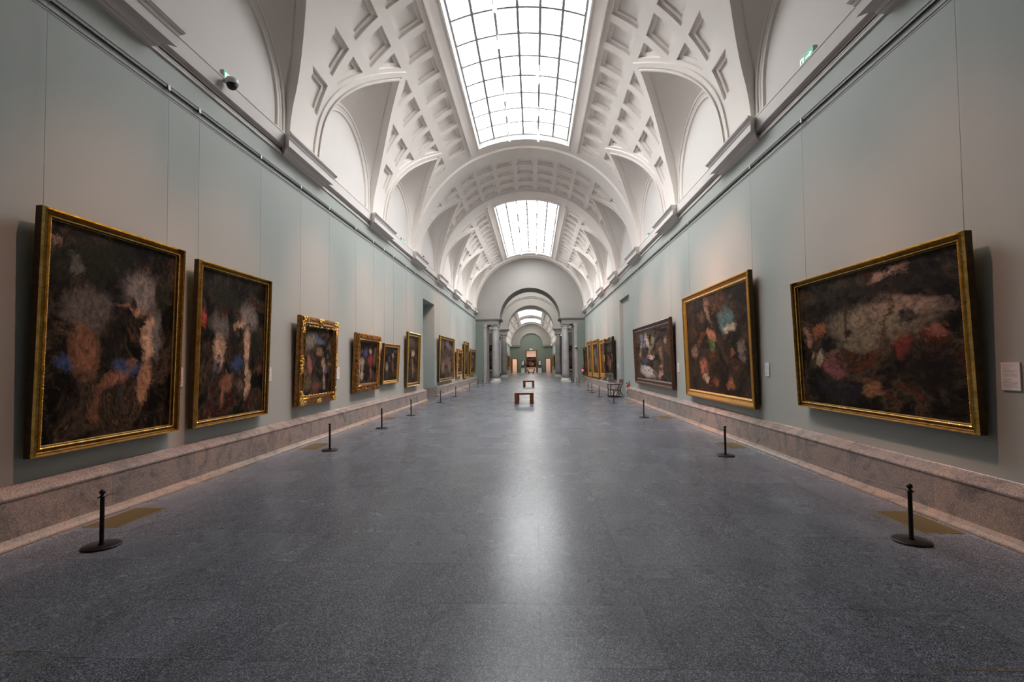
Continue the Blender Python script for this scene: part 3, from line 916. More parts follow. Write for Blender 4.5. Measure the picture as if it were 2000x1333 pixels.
def painting(label, side, ya, yb, z0, z1, style, fw, canvas, off0=0.045, off1=0.12, rods=None, det=True, sc=1.0, clusters=None, wx=W, crest=False, group=None, face_y=False):
    """side -1: left wall, +1: right wall. local axes of the root: +x across as the viewer sees it from left to right, -y out of the wall, z up"""
    wd, ht = yb-ya, z1-z0
    if face_y: loc = (wx, ya, z0); rz = 0.0
    else:
        loc = (side*wx, (ya+yb)/2, z0); rz = PI/2 if side < 0 else -PI/2
    root = thing('painting', label, 'painting', loc, rz, group)
    if face_y: root.location = (side, ya, z0); wd = yb
    prof, matn = FR[style]
    step = 0.02 if det else 0.4
    def off(z): return off0+(off1-off0)*z/ht
    mb = MB(); dim = []
    corners = [(-wd/2, 0), (wd/2, 0), (wd/2, ht), (-wd/2, ht)]
    inw = [(1, 1), (-1, 1), (-1, -1), (1, -1)]
    for k in range(4):
        (x0, q0), (x1, q1) = corners[k], corners[(k+1) % 4]
        (ix0, iz0), (ix1, iz1) = inw[k], inw[(k+1) % 4]
        L = math.hypot(x1-x0, q1-q0); n = max(2, int(L/step)); base = len(mb.v); m = len(prof)
        for i in range(n+1):
            t_ = i/n
            for e, d, amp, pit in prof:
                e_ = e*fw
                ax, az = x0+ix0*e_, q0+iz0*e_; bx_, bz_ = x1+ix1*e_, q1+iz1*e_
                x, z = ax+(bx_-ax)*t_, az+(bz_-az)*t_
                dd = d*sc+(amp*abs(math.sin(PI*t_*round(L/pit)))*sc if amp and 0 < i < n and det else 0)
                mb.v.append((x, -(off(z)+dd), z))
        for i in range(n):
            for j in range(m-1):
                mb.face((base+i*m+j, base+i*m+j+1, base+(i+1)*m+j+1, base+(i+1)*m+j), False)
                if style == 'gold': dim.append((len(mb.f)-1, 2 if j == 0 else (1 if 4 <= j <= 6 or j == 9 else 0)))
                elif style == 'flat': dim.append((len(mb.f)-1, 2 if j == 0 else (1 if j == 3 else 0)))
    # back board closes the frame
    b = len(mb.v)
    for x, z in corners: mb.v.append((x, -off(z), z))
    mb.face((b, b+1, b+2, b+3))
    FM = mb
    # canvas
    a = fw*0.98; me = bpy.data.meshes.new('canvas')
    P = [(-wd/2+a, a), (wd/2-a, a), (wd/2-a, ht-a), (-wd/2+a, ht-a)]
    me.from_pydata([(x, -(off(z)+0.038*sc), z) for x, z in P], [], [(0, 1, 2, 3)])
    uvl = me.uv_layers.new(name='UVMap')
    for i, q in enumerate(((0, 0), (1, 0), (1, 1), (0, 1))): uvl.data[i].uv = q
    me.materials.append(canvas); o = bpy.data.objects.new('canvas', me); COL.objects.link(o); o.parent = root
    # carved clusters of leaves on ornate frames
    if clusters:
        rnd = random.Random(int(ya*100)); mc, cm_ = FM, clusters[1]; nf = len(FM.f)
        for (u_, v_, ru, rv, cnt) in clusters[0]:
            cx, cz = -wd/2+u_*wd, v_*ht
            for _ in range(cnt):
                x = cx+rnd.uniform(-ru, ru); z = cz+rnd.uniform(-rv, rv); s_ = rnd.uniform(0.010, 0.024)
                zz = min(max(z, 0), ht)
                mc.ball((x, -(off(zz)+0.10*sc+rnd.uniform(-0.01, 0.012)), z), s_, s_*0.8, s_*rnd.uniform(0.8, 1.6), 7, 4)
        fo = mc.build('frame', [matn, cm_], root)
        for i in range(nf, len(fo.data.polygons)): fo.data.polygons[i].material_index = 1
    else:
        fo = FM.build('frame', [matn, 'gold_cove_shade', 'gold_side_shade'] if dim else matn, root)
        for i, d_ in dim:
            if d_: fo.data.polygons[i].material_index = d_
    for yy in (rods or []): RODS.append((side, yy, z1))
    return root

def cm(name, blobs, dark=(0.005, 0.0035, 0.0025, 1), mid=(0.018, 0.012, 0.008, 1), light=(0.075, 0.055, 0.035, 1), seed=0.0):
    return canvas_mat(name, dark, mid, light, [(a, b, c, d, tuple(e)+(1,)) for a, b, c, d, e in blobs], seed)
flesh, pale, greyb, leaf, sea, red, brn = (0.20, 0.088, 0.045), (0.42, 0.26, 0.165), (0.17, 0.15, 0.135), (0.014, 0.016, 0.008), (0.03, 0.06, 0.15), (0.28, 0.03, 0.02), (0.06, 0.03, 0.015)
K1 = cm('canvas_warm_landscape', [(0.68, 0.74, 0.17, 0.12, greyb), (0.28, 0.62, 0.20, 0.10, (0.10, 0.085, 0.075)), (0.84, 0.52, 0.07, 0.14, (0.12, 0.11, 0.10)), (0.30, 0.85, 0.32, 0.12, leaf), (0.47, 0.50, 0.06, 0.34, (0.012, 0.009, 0.007)), (0.60, 0.33, 0.14, 0.05, sea), (0.13, 0.36, 0.07, 0.03, sea), (0.25, 0.42, 0.12, 0.12, flesh), (0.50, 0.27, 0.13, 0.05, flesh), (0.37, 0.18, 0.04, 0.11, (0.15, 0.06, 0.03)), (0.77, 0.48, 0.055, 0.13, pale), (0.76, 0.25, 0.05, 0.13, (0.30, 0.15, 0.08)), (0.60, 0.64, 0.12, 0.025, (0.30, 0.15, 0.08)), (0.90, 0.75, 0.07, 0.12, leaf)], seed=1.3)
K2 = cm('canvas_warm_landscape_copy', [(0.72, 0.72, 0.15, 0.12, greyb), (0.30, 0.62, 0.17, 0.10, (0.11, 0.10, 0.09)), (0.28, 0.86, 0.30, 0.10, leaf), (0.50, 0.50, 0.06, 0.33, (0.014, 0.010, 0.008)), (0.58, 0.35, 0.10, 0.05, sea), (0.28, 0.46, 0.09, 0.13, pale), (0.40, 0.25, 0.12, 0.07, flesh), (0.33, 0.17, 0.04, 0.09, flesh), (0.72, 0.50, 0.055, 0.14, pale), (0.73, 0.24, 0.045, 0.14, pale), (0.58, 0.66, 0.09, 0.025, pale), (0.06, 0.66, 0.04, 0.07, red), (0.88, 0.5, 0.07, 0.15, leaf)], seed=4.1)
K3 = cm('canvas_grey_blue_garden', [(0.25, 0.80, 0.22, 0.12, (0.16, 0.15, 0.12)), (0.55, 0.80, 0.14, 0.06, (0.07, 0.10, 0.19)), (0.55, 0.62, 0.13, 0.07, (0.20, 0.12, 0.07)), (0.80, 0.6, 0.06, 0.35, (0.02, 0.014, 0.010)), (0.22, 0.45, 0.08, 0.16, (0.28, 0.10, 0.08)), (0.20, 0.18, 0.10, 0.14, (0.10, 0.08, 0.035)), (0.70, 0.42, 0.05, 0.13, (0.36, 0.24, 0.13)), (0.78, 0.34, 0.05, 0.05, (0.08, 0.11, 0.24)), (0.74, 0.17, 0.035, 0.12, (0.34, 0.22, 0.12)), (0.45, 0.12, 0.13, 0.06, (0.14, 0.05, 0.03))], mid=(0.045, 0.036, 0.028, 1), seed=7.0)
K4 = cm('canvas_white_crimson_figures', [(0.38, 0.74, 0.10, 0.10, (0.05, 0.05, 0.17)), (0.22, 0.48, 0.12, 0.16, (0.32, 0.24, 0.17)), (0.24, 0.22, 0.08, 0.12, (0.38, 0.31, 0.24)), (0.66, 0.58, 0.14, 0.15, (0.22, 0.02, 0.025)), (0.64, 0.80, 0.10, 0.07, (0.33, 0.22, 0.13)), (0.70, 0.25, 0.05, 0.17, (0.24, 0.08, 0.05)), (0.90, 0.6, 0.07, 0.2, (0.10, 0.08, 0.05))], seed=9.2)
K5 = cm('canvas_dark_figures', [(0.38, 0.68, 0.09, 0.09, (0.04, 0.05, 0.16)), (0.25, 0.42, 0.10, 0.14, (0.30, 0.23, 0.17)), (0.64, 0.75, 0.07, 0.09, (0.26, 0.18, 0.11)), (0.68, 0.45, 0.10, 0.20, (0.14, 0.06, 0.03)), (0.8, 0.9, 0.12, 0.05, (0.05, 0.07, 0.15))], seed=12.4)
K6 = cm('canvas_tall_pale_figure', [(0.5, 0.62, 0.17, 0.07, (0.40, 0.30, 0.20)), (0.48, 0.34, 0.07, 0.22, (0.24, 0.15, 0.08)), (0.35, 0.88, 0.3, 0.08, (0.07, 0.06, 0.06))], seed=15.0)
K7 = cm('canvas_faded_court_scene', [(0.25, 0.28, 0.13, 0.20, (0.22, 0.12, 0.07)), (0.55, 0.45, 0.2, 0.12, (0.13, 0.09, 0.08)), (0.75, 0.30, 0.12, 0.2, (0.16, 0.11, 0.08)), (0.62, 0.85, 0.25, 0.08, (0.15, 0.13, 0.12))], mid=(0.07, 0.05, 0.045, 1), light=(0.14, 0.11, 0.09, 1), seed=18.0)
K8 = cm('canvas_small_brown', [(0.5, 0.75, 0.3, 0.1, (0.12, 0.11, 0.10)), (0.35, 0.35, 0.2, 0.2, (0.16, 0.08, 0.045))], mid=(0.05, 0.035, 0.025, 1), seed=21.0)
K9 = cm('canvas_narrow_portrait', [(0.5, 0.6, 0.2, 0.2, (0.15, 0.10, 0.075)), (0.5, 0.3, 0.15, 0.2, (0.10, 0.05, 0.04))], mid=(0.06, 0.045, 0.04, 1), seed=24.0)
KR1 = cm('canvas_tented_crowd', [(0.55, 0.62, 0.32, 0.14, (0.15, 0.125, 0.085)), (0.72, 0.70, 0.20, 0.07, (0.20, 0.14, 0.11)), (0.45, 0.50, 0.15, 0.10, (0.12, 0.11, 0.07)), (0.55, 0.86, 0.45, 0.05, (0.013, 0.010, 0.010)), (0.65, 0.93, 0.09, 0.03, (0.24, 0.15, 0.11)), (0.18, 0.60, 0.04, 0.07, (0.24, 0.08, 0.025)), (0.08, 0.55, 0.04, 0.10, (0.22, 0.11, 0.07)), (0.15, 0.36, 0.05, 0.08, (0.30, 0.24, 0.15)), (0.28, 0.30, 0.09, 0.08, (0.17, 0.055, 0.065)), (0.36, 0.5, 0.012, 0.42, (0.03, 0.018, 0.01)), (0.60, 0.5, 0.012, 0.38, (0.045, 0.025, 0.013)), (0.72, 0.44, 0.05, 0.09, (0.13, 0.025, 0.015)), (0.86, 0.52, 0.05, 0.05, (0.20, 0.07, 0.05)), (0.84, 0.30, 0.16, 0.16, (0.008, 0.006, 0.005)), (0.30, 0.13, 0.17, 0.08, (0.012, 0.012, 0.016)), (0.52, 0.17, 0.06, 0.06, (0.16, 0.08, 0.035))], mid=(0.022, 0.016, 0.011, 1), seed=30.0)
KR2 = cm('canvas_forge_with_sky', [(0.70, 0.70, 0.12, 0.13, (0.055, 0.12, 0.12)), (0.74, 0.62, 0.08, 0.04, (0.30, 0.26, 0.20)), (0.43, 0.84, 0.035, 0.16, (0.15, 0.09, 0.06)), (0.32, 0.80, 0.06, 0.07, (0.08, 0.04, 0.025)), (0.46, 0.60, 0.08, 0.045, (0.28, 0.12, 0.06)), (0.48, 0.51, 0.06, 0.07, (0.05, 0.10, 0.025)), (0.13, 0.43, 0.06, 0.09, (0.18, 0.11, 0.08)), (0.30, 0.26, 0.06, 0.09, (0.24, 0.09, 0.05)), (0.34, 0.14, 0.05, 0.04, (0.32, 0.25, 0.18)), (0.90, 0.40, 0.05, 0.10, (0.15, 0.12, 0.10)), (0.77, 0.40, 0.035, 0.06, (0.17, 0.07, 0.03)), (0.72, 0.10, 0.05, 0.05, (0.20, 0.08, 0.03)), (0.5, 0.12, 0.04, 0.06, (0.14, 0.05, 0.02))], dark=(0.012, 0.009, 0.006, 1), mid=(0.028, 0.019, 0.012, 1), light=(0.06, 0.04, 0.025, 1), seed=33.0)
KR3 = cm('canvas_colonnade_white_pavement', [(0.25, 0.80, 0.07, 0.16, (0.10, 0.17, 0.30)), (0.16, 0.66, 0.04, 0.20, (0.28, 0.20, 0.15)), (0.40, 0.75, 0.06, 0.22, (0.40, 0.31, 0.24)), (0.54, 0.76, 0.05, 0.18, (0.20, 0.20, 0.13)), (0.35, 0.16, 0.26, 0.12, (0.40, 0.38, 0.37)), (0.47, 0.45, 0.10, 0.06, (0.48, 0.41, 0.35)), (0.30, 0.38, 0.09, 0.07, (0.04, 0.06, 0.13)), (0.50, 0.36, 0.07, 0.05, (0.02, 0.015, 0.012)), (0.78, 0.5, 0.05, 0.22, (0.20, 0.12, 0.08)), (0.74, 0.18, 0.06, 0.14, (0.34, 0.22, 0.16)), (0.90, 0.75, 0.04, 0.08, (0.26, 0.17, 0.12)), (0.88, 0.3, 0.08, 0.3, (0.03, 0.02, 0.015)), (0.07, 0.3, 0.05, 0.3, (0.06, 0.03, 0.018))], mid=(0.05, 0.035, 0.028, 1), light=(0.12, 0.085, 0.06, 1), seed=36.0)
KR4 = cm('canvas_dark_red_figure', [(0.4, 0.35, 0.15, 0.28, (0.17, 0.055, 0.035)), (0.6, 0.3, 0.06, 0.18, (0.28, 0.18, 0.12)), (0.5, 0.8, 0.3, 0.1, (0.06, 0.055, 0.04))], seed=39.0)
KR6 = cm('canvas_silvery_scene', [(0.5, 0.45, 0.2, 0.25, (0.18, 0.15, 0.13)), (0.4, 0.75, 0.25, 0.12, (0.12, 0.14, 0.16)), (0.7, 0.3, 0.12, 0.2, (0.14, 0.07, 0.05))], mid=(0.07, 0.055, 0.045, 1), seed=42.0)

cl3 = [(0.10, 0.965, 0.13, 0.05, 60), (0.5, 0.965, 0.14, 0.045, 60), (0.93, 0.96, 0.12, 0.05, 60), (0.10, 0.035, 0.13, 0.05, 60), (0.5, 0.03, 0.14, 0.04, 60), (0.93, 0.04, 0.10, 0.05, 60), (0.045, 0.45, 0.06, 0.22, 70), (0.955, 0.48, 0.06, 0.22, 70), (0.05, 0.10, 0.06, 0.14, 45), (0.95, 0.10, 0.06, 0.14, 45), (0.05, 0.88, 0.06, 0.14, 45), (0.95, 0.88, 0.06, 0.14, 45), (0.5, 0.895, 0.93, 0.008, 60), (0.5, 0.105, 0.93, 0.008, 60)]
cl4 = [(0.5, 0.95, 1.05, 0.055, 260), (0.055, 0.5, 0.07, 0.85, 230), (0.945, 0.5, 0.07, 0.85, 230), (0.5, 0.05, 1.05, 0.05, 160)]
cl8 = [(0.5, 1.02, 0.55, 0.10, 120), (0.06, 0.5, 0.09, 0.9, 130), (0.94, 0.5, 0.09, 0.9, 130), (0.5, 0.03, 1.0, 0.06, 100)]
clr4 = [(0.03, 0.5, 0.05, 0.2, 50), (0.97, 0.5, 0.05, 0.22, 60), (0.97, 0.06, 0.06, 0.12, 50), (0.97, 0.95, 0.06, 0.12, 50), (0.03, 0.95, 0.05, 0.12, 40), (0.03, 0.06, 0.05, 0.12, 40), (0.5, 0.98, 0.4, 0.05, 60)]
GL = 'paintings along the left wall'; GR = 'paintings along the right wall'
def rodsL(ya, yb, ps): return list(ps)
rodsR = rodsL
painting('large gilt-framed landscape with warm bare figures, nearest the camera on the left wall', -1, 4.84, 6.92, 0.84, 3.54, 'gold', 0.115, K1, rods=rodsL(4.84, 6.92, (4.99, 6.78)), group=GL)
painting('second gilt-framed landscape with bare figures, smaller version beside the nearest left painting', -1, 7.25, 9.30, 0.83, 3.48, 'gold', 0.105, K2, rods=rodsL(7.25, 9.30, (7.44, 9.2)), group=GL)
painting('upright painting in brown frame with gilded carved clusters at corners and middles, left wall', -1, 10.54, 12.60, 0.86, 2.93, 'ornate', 0.22, K3, sc=1.1, clusters=(cl3, 'gold'), rods=rodsL(10.54, 12.6, (10.85, 12.4)), group=GL)
painting('painting of white and crimson figures in heavily carved wide gilt frame, left wall', -1, 13.95, 16.17, 0.95, 2.75, 'ornate', 0.26, K4, sc=1.15, clusters=(cl4, 'gold_old'), rods=rodsL(13.95, 16.17, (14.3, 15.9)), group=GL)
painting('smaller dark painting in thin gilt frame right beside the carved frame, left wall', -1, 16.59, 18.52, 1.08, 2.54, 'flat', 0.13, K5, rods=rodsL(16.59, 18.52, (17.06, 18.2)), group=GL)
painting('tall narrow gilt-framed painting with one pale upright figure, beside the left doorway', -1, 19.78, 21.95, 0.82, 3.15, 'gold', 0.17, K6, rods=rodsL(19.78, 21.95, (20.1, 21.6)), group=GL)
painting('wide gilt-framed painting just beyond the left doorway', -1, 26.6, 31.4, 0.76, 3.40, 'gold', 0.18, K7, rods=rodsL(26.6, 31.4, (27.3, 30.8)), det=False, group=GL)
painting('small painting in bright carved gilt frame with a raised crest, far left wall', -1, 32.6, 35.0, 0.89, 2.80, 'ornate', 0.34, K8, clusters=(cl8, 'gold'), det=False, sc=1.1, group=GL)
painting('tall slim gilt-framed painting past the crested frame, far left wall', -1, 36.1, 38.4, 0.70, 3.48, 'gold', 0.25, K9, det=False, group=GL)
painting('last gilt-framed painting on the left wall, beside the green end panel', -1, 39.6, 43.1, 0.83, 3.0, 'gold', 0.22, K8, det=False, group=GL)

painting('very wide gilt-framed crowd scene under dark awnings, nearest painting on the right wall', 1, 5.23, 8.60, 1.0, 3.14, 'gold', 0.105, KR1, rods=rodsR(5.23, 8.60, (5.41, 8.45)), group=GR)
painting('big dark forge scene with a patch of teal sky in flat gilt frame, right wall', 1, 10.28, 14.80, 0.78, 3.71, 'flat', 0.20, KR2, sc=1.1, rods=rodsR(10.28, 14.8, (10.45, 14.6)), group=GR)
painting('wide painting of pale colonnade and white pavement in dark brown frame, right wall', 1, 16.2, 22.1, 0.85, 3.28, 'dark', 0.24, KR3, sc=1.2, rods=rodsR(16.2, 22.1, (16.6, 21.7)), group=GR)
painting('dark red figure painting in black frame with gilt carving, beyond the right recess', 1, 27.9, 31.2, 0.80, 3.27, 'black', 0.34, KR4, clusters=(clr4, 'gold'), det=False, sc=1.4, rods=rodsR(27.9, 31.2, (28.4, 30.7)), group=GR)
painting('narrow gilt-framed painting touching the black carved frame, far right wall', 1, 31.6, 33.7, 0.75, 3.29, 'flat', 0.30, K9, det=False, sc=1.3, group=GR)
painting('wider gilt-framed silvery painting, middle of the three gilt frames on the far right wall', 1, 34.3, 37.9, 0.65, 3.43, 'flat', 0.34, KR6, det=False, sc=1.4, group=GR)
painting('gilt-framed painting farthest of the three gilt frames on the right wall', 1, 38.3, 41.3, 0.63, 3.50, 'flat', 0.34, K7, det=False, sc=1.4, group=GR)
painting('last painting on the right wall, in a dark frame by the green end panel', 1, 41.8, 44.2, 0.66, 3.12, 'black', 0.28, K8, det=False, sc=1.3, group=GR)
# beyond the arches
painting('tall gilt-framed painting glimpsed on the rotunda wall between the left columns', -4.75, 58.5, 1.9, 0.8, 4.2, 'flat', 0.2, K9, off0=0.02, off1=0.04, det=False, face_y=True)
painting('tall gilt-framed painting glimpsed on the rotunda wall between the right columns', 4.8, 58.5, 1.9, 0.8, 4.0, 'flat', 0.2, K9, off0=0.02, off1=0.04, det=False, face_y=True)
for lab, s_, a, b, z1 in (('nearest gilt painting on the left wall of the second hall', -1, 64, 68, 3.2), ('middle gilt painting on the left wall of the second hall', -1, 71, 75, 3.4), ('farthest gilt painting on the left wall of the second hall', -1, 78, 84, 3.0),
                           ('nearest gilt painting on the right wall of the second hall', 1, 66, 70, 3.3), ('farthest gilt painting on the right wall of the second hall', 1, 77, 84, 3.1)):
    painting(lab, s_, a, b, 0.8, z1, 'flat', 0.35, K8, det=False, sc=1.6, wx=R2-XO*s_*-1 if s_ > 0 else R2-XO, group='paintings of the second hall')
painting('dark group painting with pale middle seen through the central far doorway', XO, 96.2, 2.6, 0.85, 2.95, 'dark', 0.10, KR4, off0=0.01, off1=0.02, det=False, face_y=True)

# placards
def placard(side, yc, z0, z1, wd, label, lines=True):
    root = thing('wall_placard', label, 'label', (side*W, yc, z0), PI/2 if side < 0 else -PI/2, 'white placards beside the paintings')
    b = MB(); b.box(-wd/2, wd/2, -0.016, 0, 0, z1-z0); b.build('panel', 'paper', root)
    if lines:
        h = z1-z0; t_ = MB(); z = h-0.030
        rnd = random.Random(int(yc*10))
        for i, fr in enumerate([0.80, 0, 0.45, 0.45, 0.95, 0.72, 0.96, 0.9, 0.96, 0.95, 0, 0.6, 0.42, 0.95, 0.96, 0.9, 0.95, 0.97, 0.55, 0.9, 0, 0.45][:int((h-0.03)/0.0125)]):
            if fr: t_.box(-wd/2+0.018, -wd/2+0.018+(wd-0.036)*fr, -0.0168, -0.016, z-0.0022, z+0.0022)
            z -= 0.0125
        t_.build('printed_lines', 'placard_ink', root)
    return root
placard(-1, 7.10, 1.49, 1.78, 0.15, 'white text placard between the two nearest paintings on the left wall')
placard(-1, 9.60, 1.48, 1.76, 0.15, 'white text placard right of the second painting on the left wall')
placard(-1, 13.05, 1.40, 1.74, 0.17, 'white text placard right of the cluster-carved frame on the left wall')
placard(-1, 18.85, 1.42, 1.70, 0.15, 'white text placard right of the small dark painting on the left wall', False)
placard(1, 5.00, 1.48, 1.755, 0.19, 'white text placard at the right edge of view beside the crowd scene')
placard(1, 9.98, 1.48, 1.755, 0.17, 'white text placard beside the forge scene on the right wall')
placard(1, 16.0, 1.44, 1.74, 0.18, 'white text placard beside the dark-framed colonnade painting, right wall')
placard(1, 27.5, 1.40, 1.70, 0.16, 'small white placard beside the black carved frame, right wall', False)

# picture rails
for s_, lab in ((-1, 'dark double hanging rail running along the top of the left wall'), (1, 'dark double hanging rail running along the top of the right wall')):
    root = thing('picture_rail', lab, 'rail', (s_*W, 19.5, 5.8))
    def rail(nm, z0, z1, d0, d1, m_):
        b = MB(); xs = sorted((-s_*d0, -s_*d1)); b.box(xs[0], xs[1], Y0-19.5+0.05, 44.45-19.5, z0-5.8, z1-5.8); b.build(nm, m_, root)
    rail('track', 5.936, 5.962, 0.0, 0.034, 'rail'); rail('cable', 6.006, 6.014, 0.0, 0.008, 'rail')
    rail('lower_rail', 5.844, 5.855, 0.0, 0.008, 'rail'); rail('edge_strip', 5.812, 5.817, 0.0, 0.006, 'wire')
    for sd, yy, zt in RODS:
        if sd != s_: continue
        x = -s_*0.040; y = yy-19.5
        r_ = MB(); r_.tube([(x, y, 0.10), (x, y, zt-0.06-5.8)], 0.0022, 6, True); rod = r_.build('hanging_rod', 'wire', root)
        hk = MB(); a, b_ = sorted((-s_*0.035, -s_*0.048)); hk.box(a, b_, y-0.022, y+0.022, 0.115, 0.185)
        hk.build('hook', 'white_metal', rod)

# ------------------------------------------------------------------ barrier posts and cords
def stanchion(first=None):
    t_ = thing('barrier_post', '', 'post', group='bronze barrier posts in front of the paintings')
    b = MB(); b.lathe([(0.160, 0.0), (0.165, 0.004), (0.165, 0.013), (0.158, 0.019), (0.03, 0.024)], 40); b.build('base', 'bronze', t_)
    p = MB(); p.lathe([(0.030, 0.022), (0.024, 0.035), (0.020, 0.045), (0.0195, 0.48), (0.0195, 0.49)], 20); p.build('pole', 'bronze', t_)
    c = MB(); c.lathe([(0.021, 0.488), (0.030, 0.492), (0.030, 0.500), (0.018, 0.506), (0.012, 0.515)], 20)
    for s_ in (-1, 1): c.tube([(0, s_*0.022, 0.496), (0, s_*0.045, 0.494), (0, s_*0.052, 0.50)], 0.0055, 8)
    c.build('collar', 'bronze', t_)
    k = MB(); k.ball((0, 0, 0.540), 0.027, seg=16, rings=10); k.build('finial', 'bronze', t_)
    return t_
PL = [(-4.0, 4.69, 'bronze barrier post nearest the camera on the left, by the floor grate'), (-3.96, 10.0, 'bronze barrier post in front of the cluster-carved frame, second on the left'),
      (-3.94, 13.4, 'bronze barrier post in front of the wide carved gilt frame, third on the left'), (-3.96, 16.7, 'bronze barrier post in front of the small thin-framed painting on the left'),
      (-3.98, 22.1, 'bronze barrier post just before the left doorway'), (-3.94, 26.15, 'bronze barrier post just past the left doorway'),
      (-3.85, 31.1, 'bronze barrier post before the crested frame on the far left'), (-3.85, 35.9, 'bronze barrier post by the tall slim painting on the far left'), (-3.8, 38.6, 'bronze barrier post ahead of the last left painting'), (-3.9, 42.5, 'farthest bronze barrier post on the left, by the columns')]
PR = [(4.05, 5.0, 'bronze barrier post nearest the camera on the right, by the floor grate'), (3.95, 9.37, 'bronze barrier post between the crowd scene and the forge scene on the right'),
      (3.86, 15.77, 'bronze barrier post in front of the dark-framed colonnade painting'), (3.80, 21.27, 'bronze barrier post in front of the wooden armchair'),
      (3.72, 25.4, 'bronze barrier post past the armchair on the right'), (3.72, 28.6, 'bronze barrier post by the black carved frame on the right'), (3.72, 30.6, 'bronze barrier post beyond the black carved frame'),
      (3.7, 36.3, 'bronze barrier post by the middle gilt frame on the far right'), (3.75, 39.2, 'bronze barrier post by the farthest gilt frame on the right'), (3.8, 42.6, 'farthest bronze barrier post on the right, by the columns')]
first = None; POSTS = []
for P in (PL, PR):
    for x, y, lab in P:
        if first is None: first = stanchion(); o = first
        else: o = copy_tree(first)
        o.location = (x, y, 0); o['label'] = lab; POSTS.append(o)
def cord(a, b, post):
    A_ = Vector((a[0], a[1]+0.05, 0.494)); B_ = Vector((b[0], b[1]-0.075, 0.494)); sag = 0.012*(B_-A_).length+0.01
    c = MB(); pts = [A_.lerp(B_, i/20)-Vector((0, 0, 4*sag*(i/20)*(1-i/20))) for i in range(21)]
    c.tube([p-post.location for p in pts], 0.0045, 6); o = c.build('cord', 'cord', post)
    return o
names = ['nearest', 'second', 'third', 'fourth', 'fifth', 'sixth', 'seventh', 'eighth', 'ninth']
for P, k0 in ((PL, 0), (PR, len(PL))):
    for i in range(len(P)-1): cord(P[i], P[i+1], POSTS[k0+i])

# floor grates
for i, (x0, x1, y0, y1, lab) in enumerate([(-4.74, -4.33, 5.24, 5.97, 'brass perforated floor grate behind the nearest left barrier post'), (4.35, 4.76, 5.24, 5.98, 'brass perforated floor grate behind the nearest right barrier post'),
        (-4.70, -4.30, 10.13, 10.86, 'brass floor grate beneath the cluster-carved frame, left side'), (4.35, 4.74, 10.19, 10.88, 'brass floor grate beneath the forge scene, right side'),
        (-4.66, -4.26, 15.5, 16.2, 'brass floor grate by the fourth left post'), (4.3, 4.7, 15.4, 16.1, 'brass floor grate below the colonnade painting'),
        (4.3, 4.7, 21.0, 21.7, 'brass floor grate before the right recess'), (-4.7, -4.3, 20.9, 21.6, 'brass floor grate before the left doorway')]):
    cx, cy = (x0+x1)/2, (y0+y1)/2
    root = thing('floor_grate', lab, 'grate', (cx, cy, 0), group='brass grates set in the floor')
    b = MB(); b.box(x0-cx+0.012, x1-cx-0.012, y0-cy+0.012, y1-cy-0.012, 0.0, 0.003); b.build('perforated_plate', 'grate', root)
    b = MB(); w_ = 0.012
    for q in ((x0, x1, y0, y0+w_), (x0, x1, y1-w_, y1), (x0, x0+w_, y0, y1), (x1-w_, x1, y0, y1)): b.box(q[0]-cx, q[1]-cx, q[2]-cy, q[3]-cy, 0, 0.004)
    b.build('rim', 'brass', root)
for s_, x, lab in ((-1, -2.63, 'brass-edged floor hatch at the lower left corner of view'), (1, 2.65, 'brass-edged floor hatch at the lower right corner of view')):
    b = MB(); xs = sorted((x, x+s_*1.4)); b.box(xs[0], xs[1], 2.967, 2.972, 0, 0.0015); xs = sorted((x, x+s_*0.006)); b.box(xs[0], xs[1], 1.6, 2.97, 0, 0.0015)
    tag(b.build('floor_hatch', 'brass'), lab, 'hatch')

# ------------------------------------------------------------------ benches
def bench(x, y, lab):
    t_ = thing('bench', lab, 'bench', (x, y, 0), group='low wooden benches on the hall axis')
    w_, d_, h_ = 0.83, 1.35, 0.49
    for i in range(4):
        b = MB(); q = w_/4; b.box(-w_/2+i*q+0.002, -w_/2+(i+1)*q-0.002, -d_/2, d_/2, h_-0.055, h_); b.build('seat_plank', 'bench_wood', t_)
    for s_ in (-1, 1):
        b = MB(); xs = sorted((s_*w_/2, s_*(w_/2-0.17))); b.box(xs[0], xs[1], -d_/2+0.01, -d_/2+0.17, 0, h_-0.055); b.build('leg', 'bench_wood', t_)
        b = MB(); b.box(xs[0], xs[1], d_/2-0.17, d_/2-0.01, 0, h_-0.055); b.build('leg', 'bench_wood', t_)
    b = MB(); b.box(-w_/2+0.17, w_/2-0.17, -0.05, 0.05, h_-0.12, h_-0.055); b.build('crossbar', 'bench_wood', t_)
    return t_
bench(-0.105, 21.68, 'low reddish-brown wooden bench, the nearer of the two in mid hall')
bench(-0.08, 36.1, 'low dark wooden bench, the farther one near the columns')

# ------------------------------------------------------------------ armchair by the right recess (faces the hall axis)
t_ = thing('armchair', 'dark wooden armchair with leather back panel by the right recess', 'chair', (4.50, 25.0, 0), 0.12)
for sy in (-1, 1):
    y = sy*0.26
    b = MB(); b.box(-0.34, -0.30, y-0.02, y+0.02, 0, 0.64); b.build('leg', 'chair_wood', t_)
    b = MB(); b.tube([(0.30, y, 0.0), (0.16, y, 0.36), (0.26, y, 0.63), (0.33, y, 0.90)], [0.022, 0.022, 0.02, 0.018], 8); b.build('leg', 'chair_wood', t_)
    b = MB(); b.tube([(-0.12, y, 0.02), (0.14, y, 0.38)], 0.018, 8); b.build('brace', 'chair_wood', t_)
    b = MB(); b.box(-0.36, 0.28, y-0.032, y+0.032, 0.63, 0.665); b.build('armrest', 'chair_wood', t_)
    b = MB(); b.box(-0.34, 0.32, y-0.02, y+0.02, 0.0, 0.045); b.build('runner', 'chair_wood', t_)
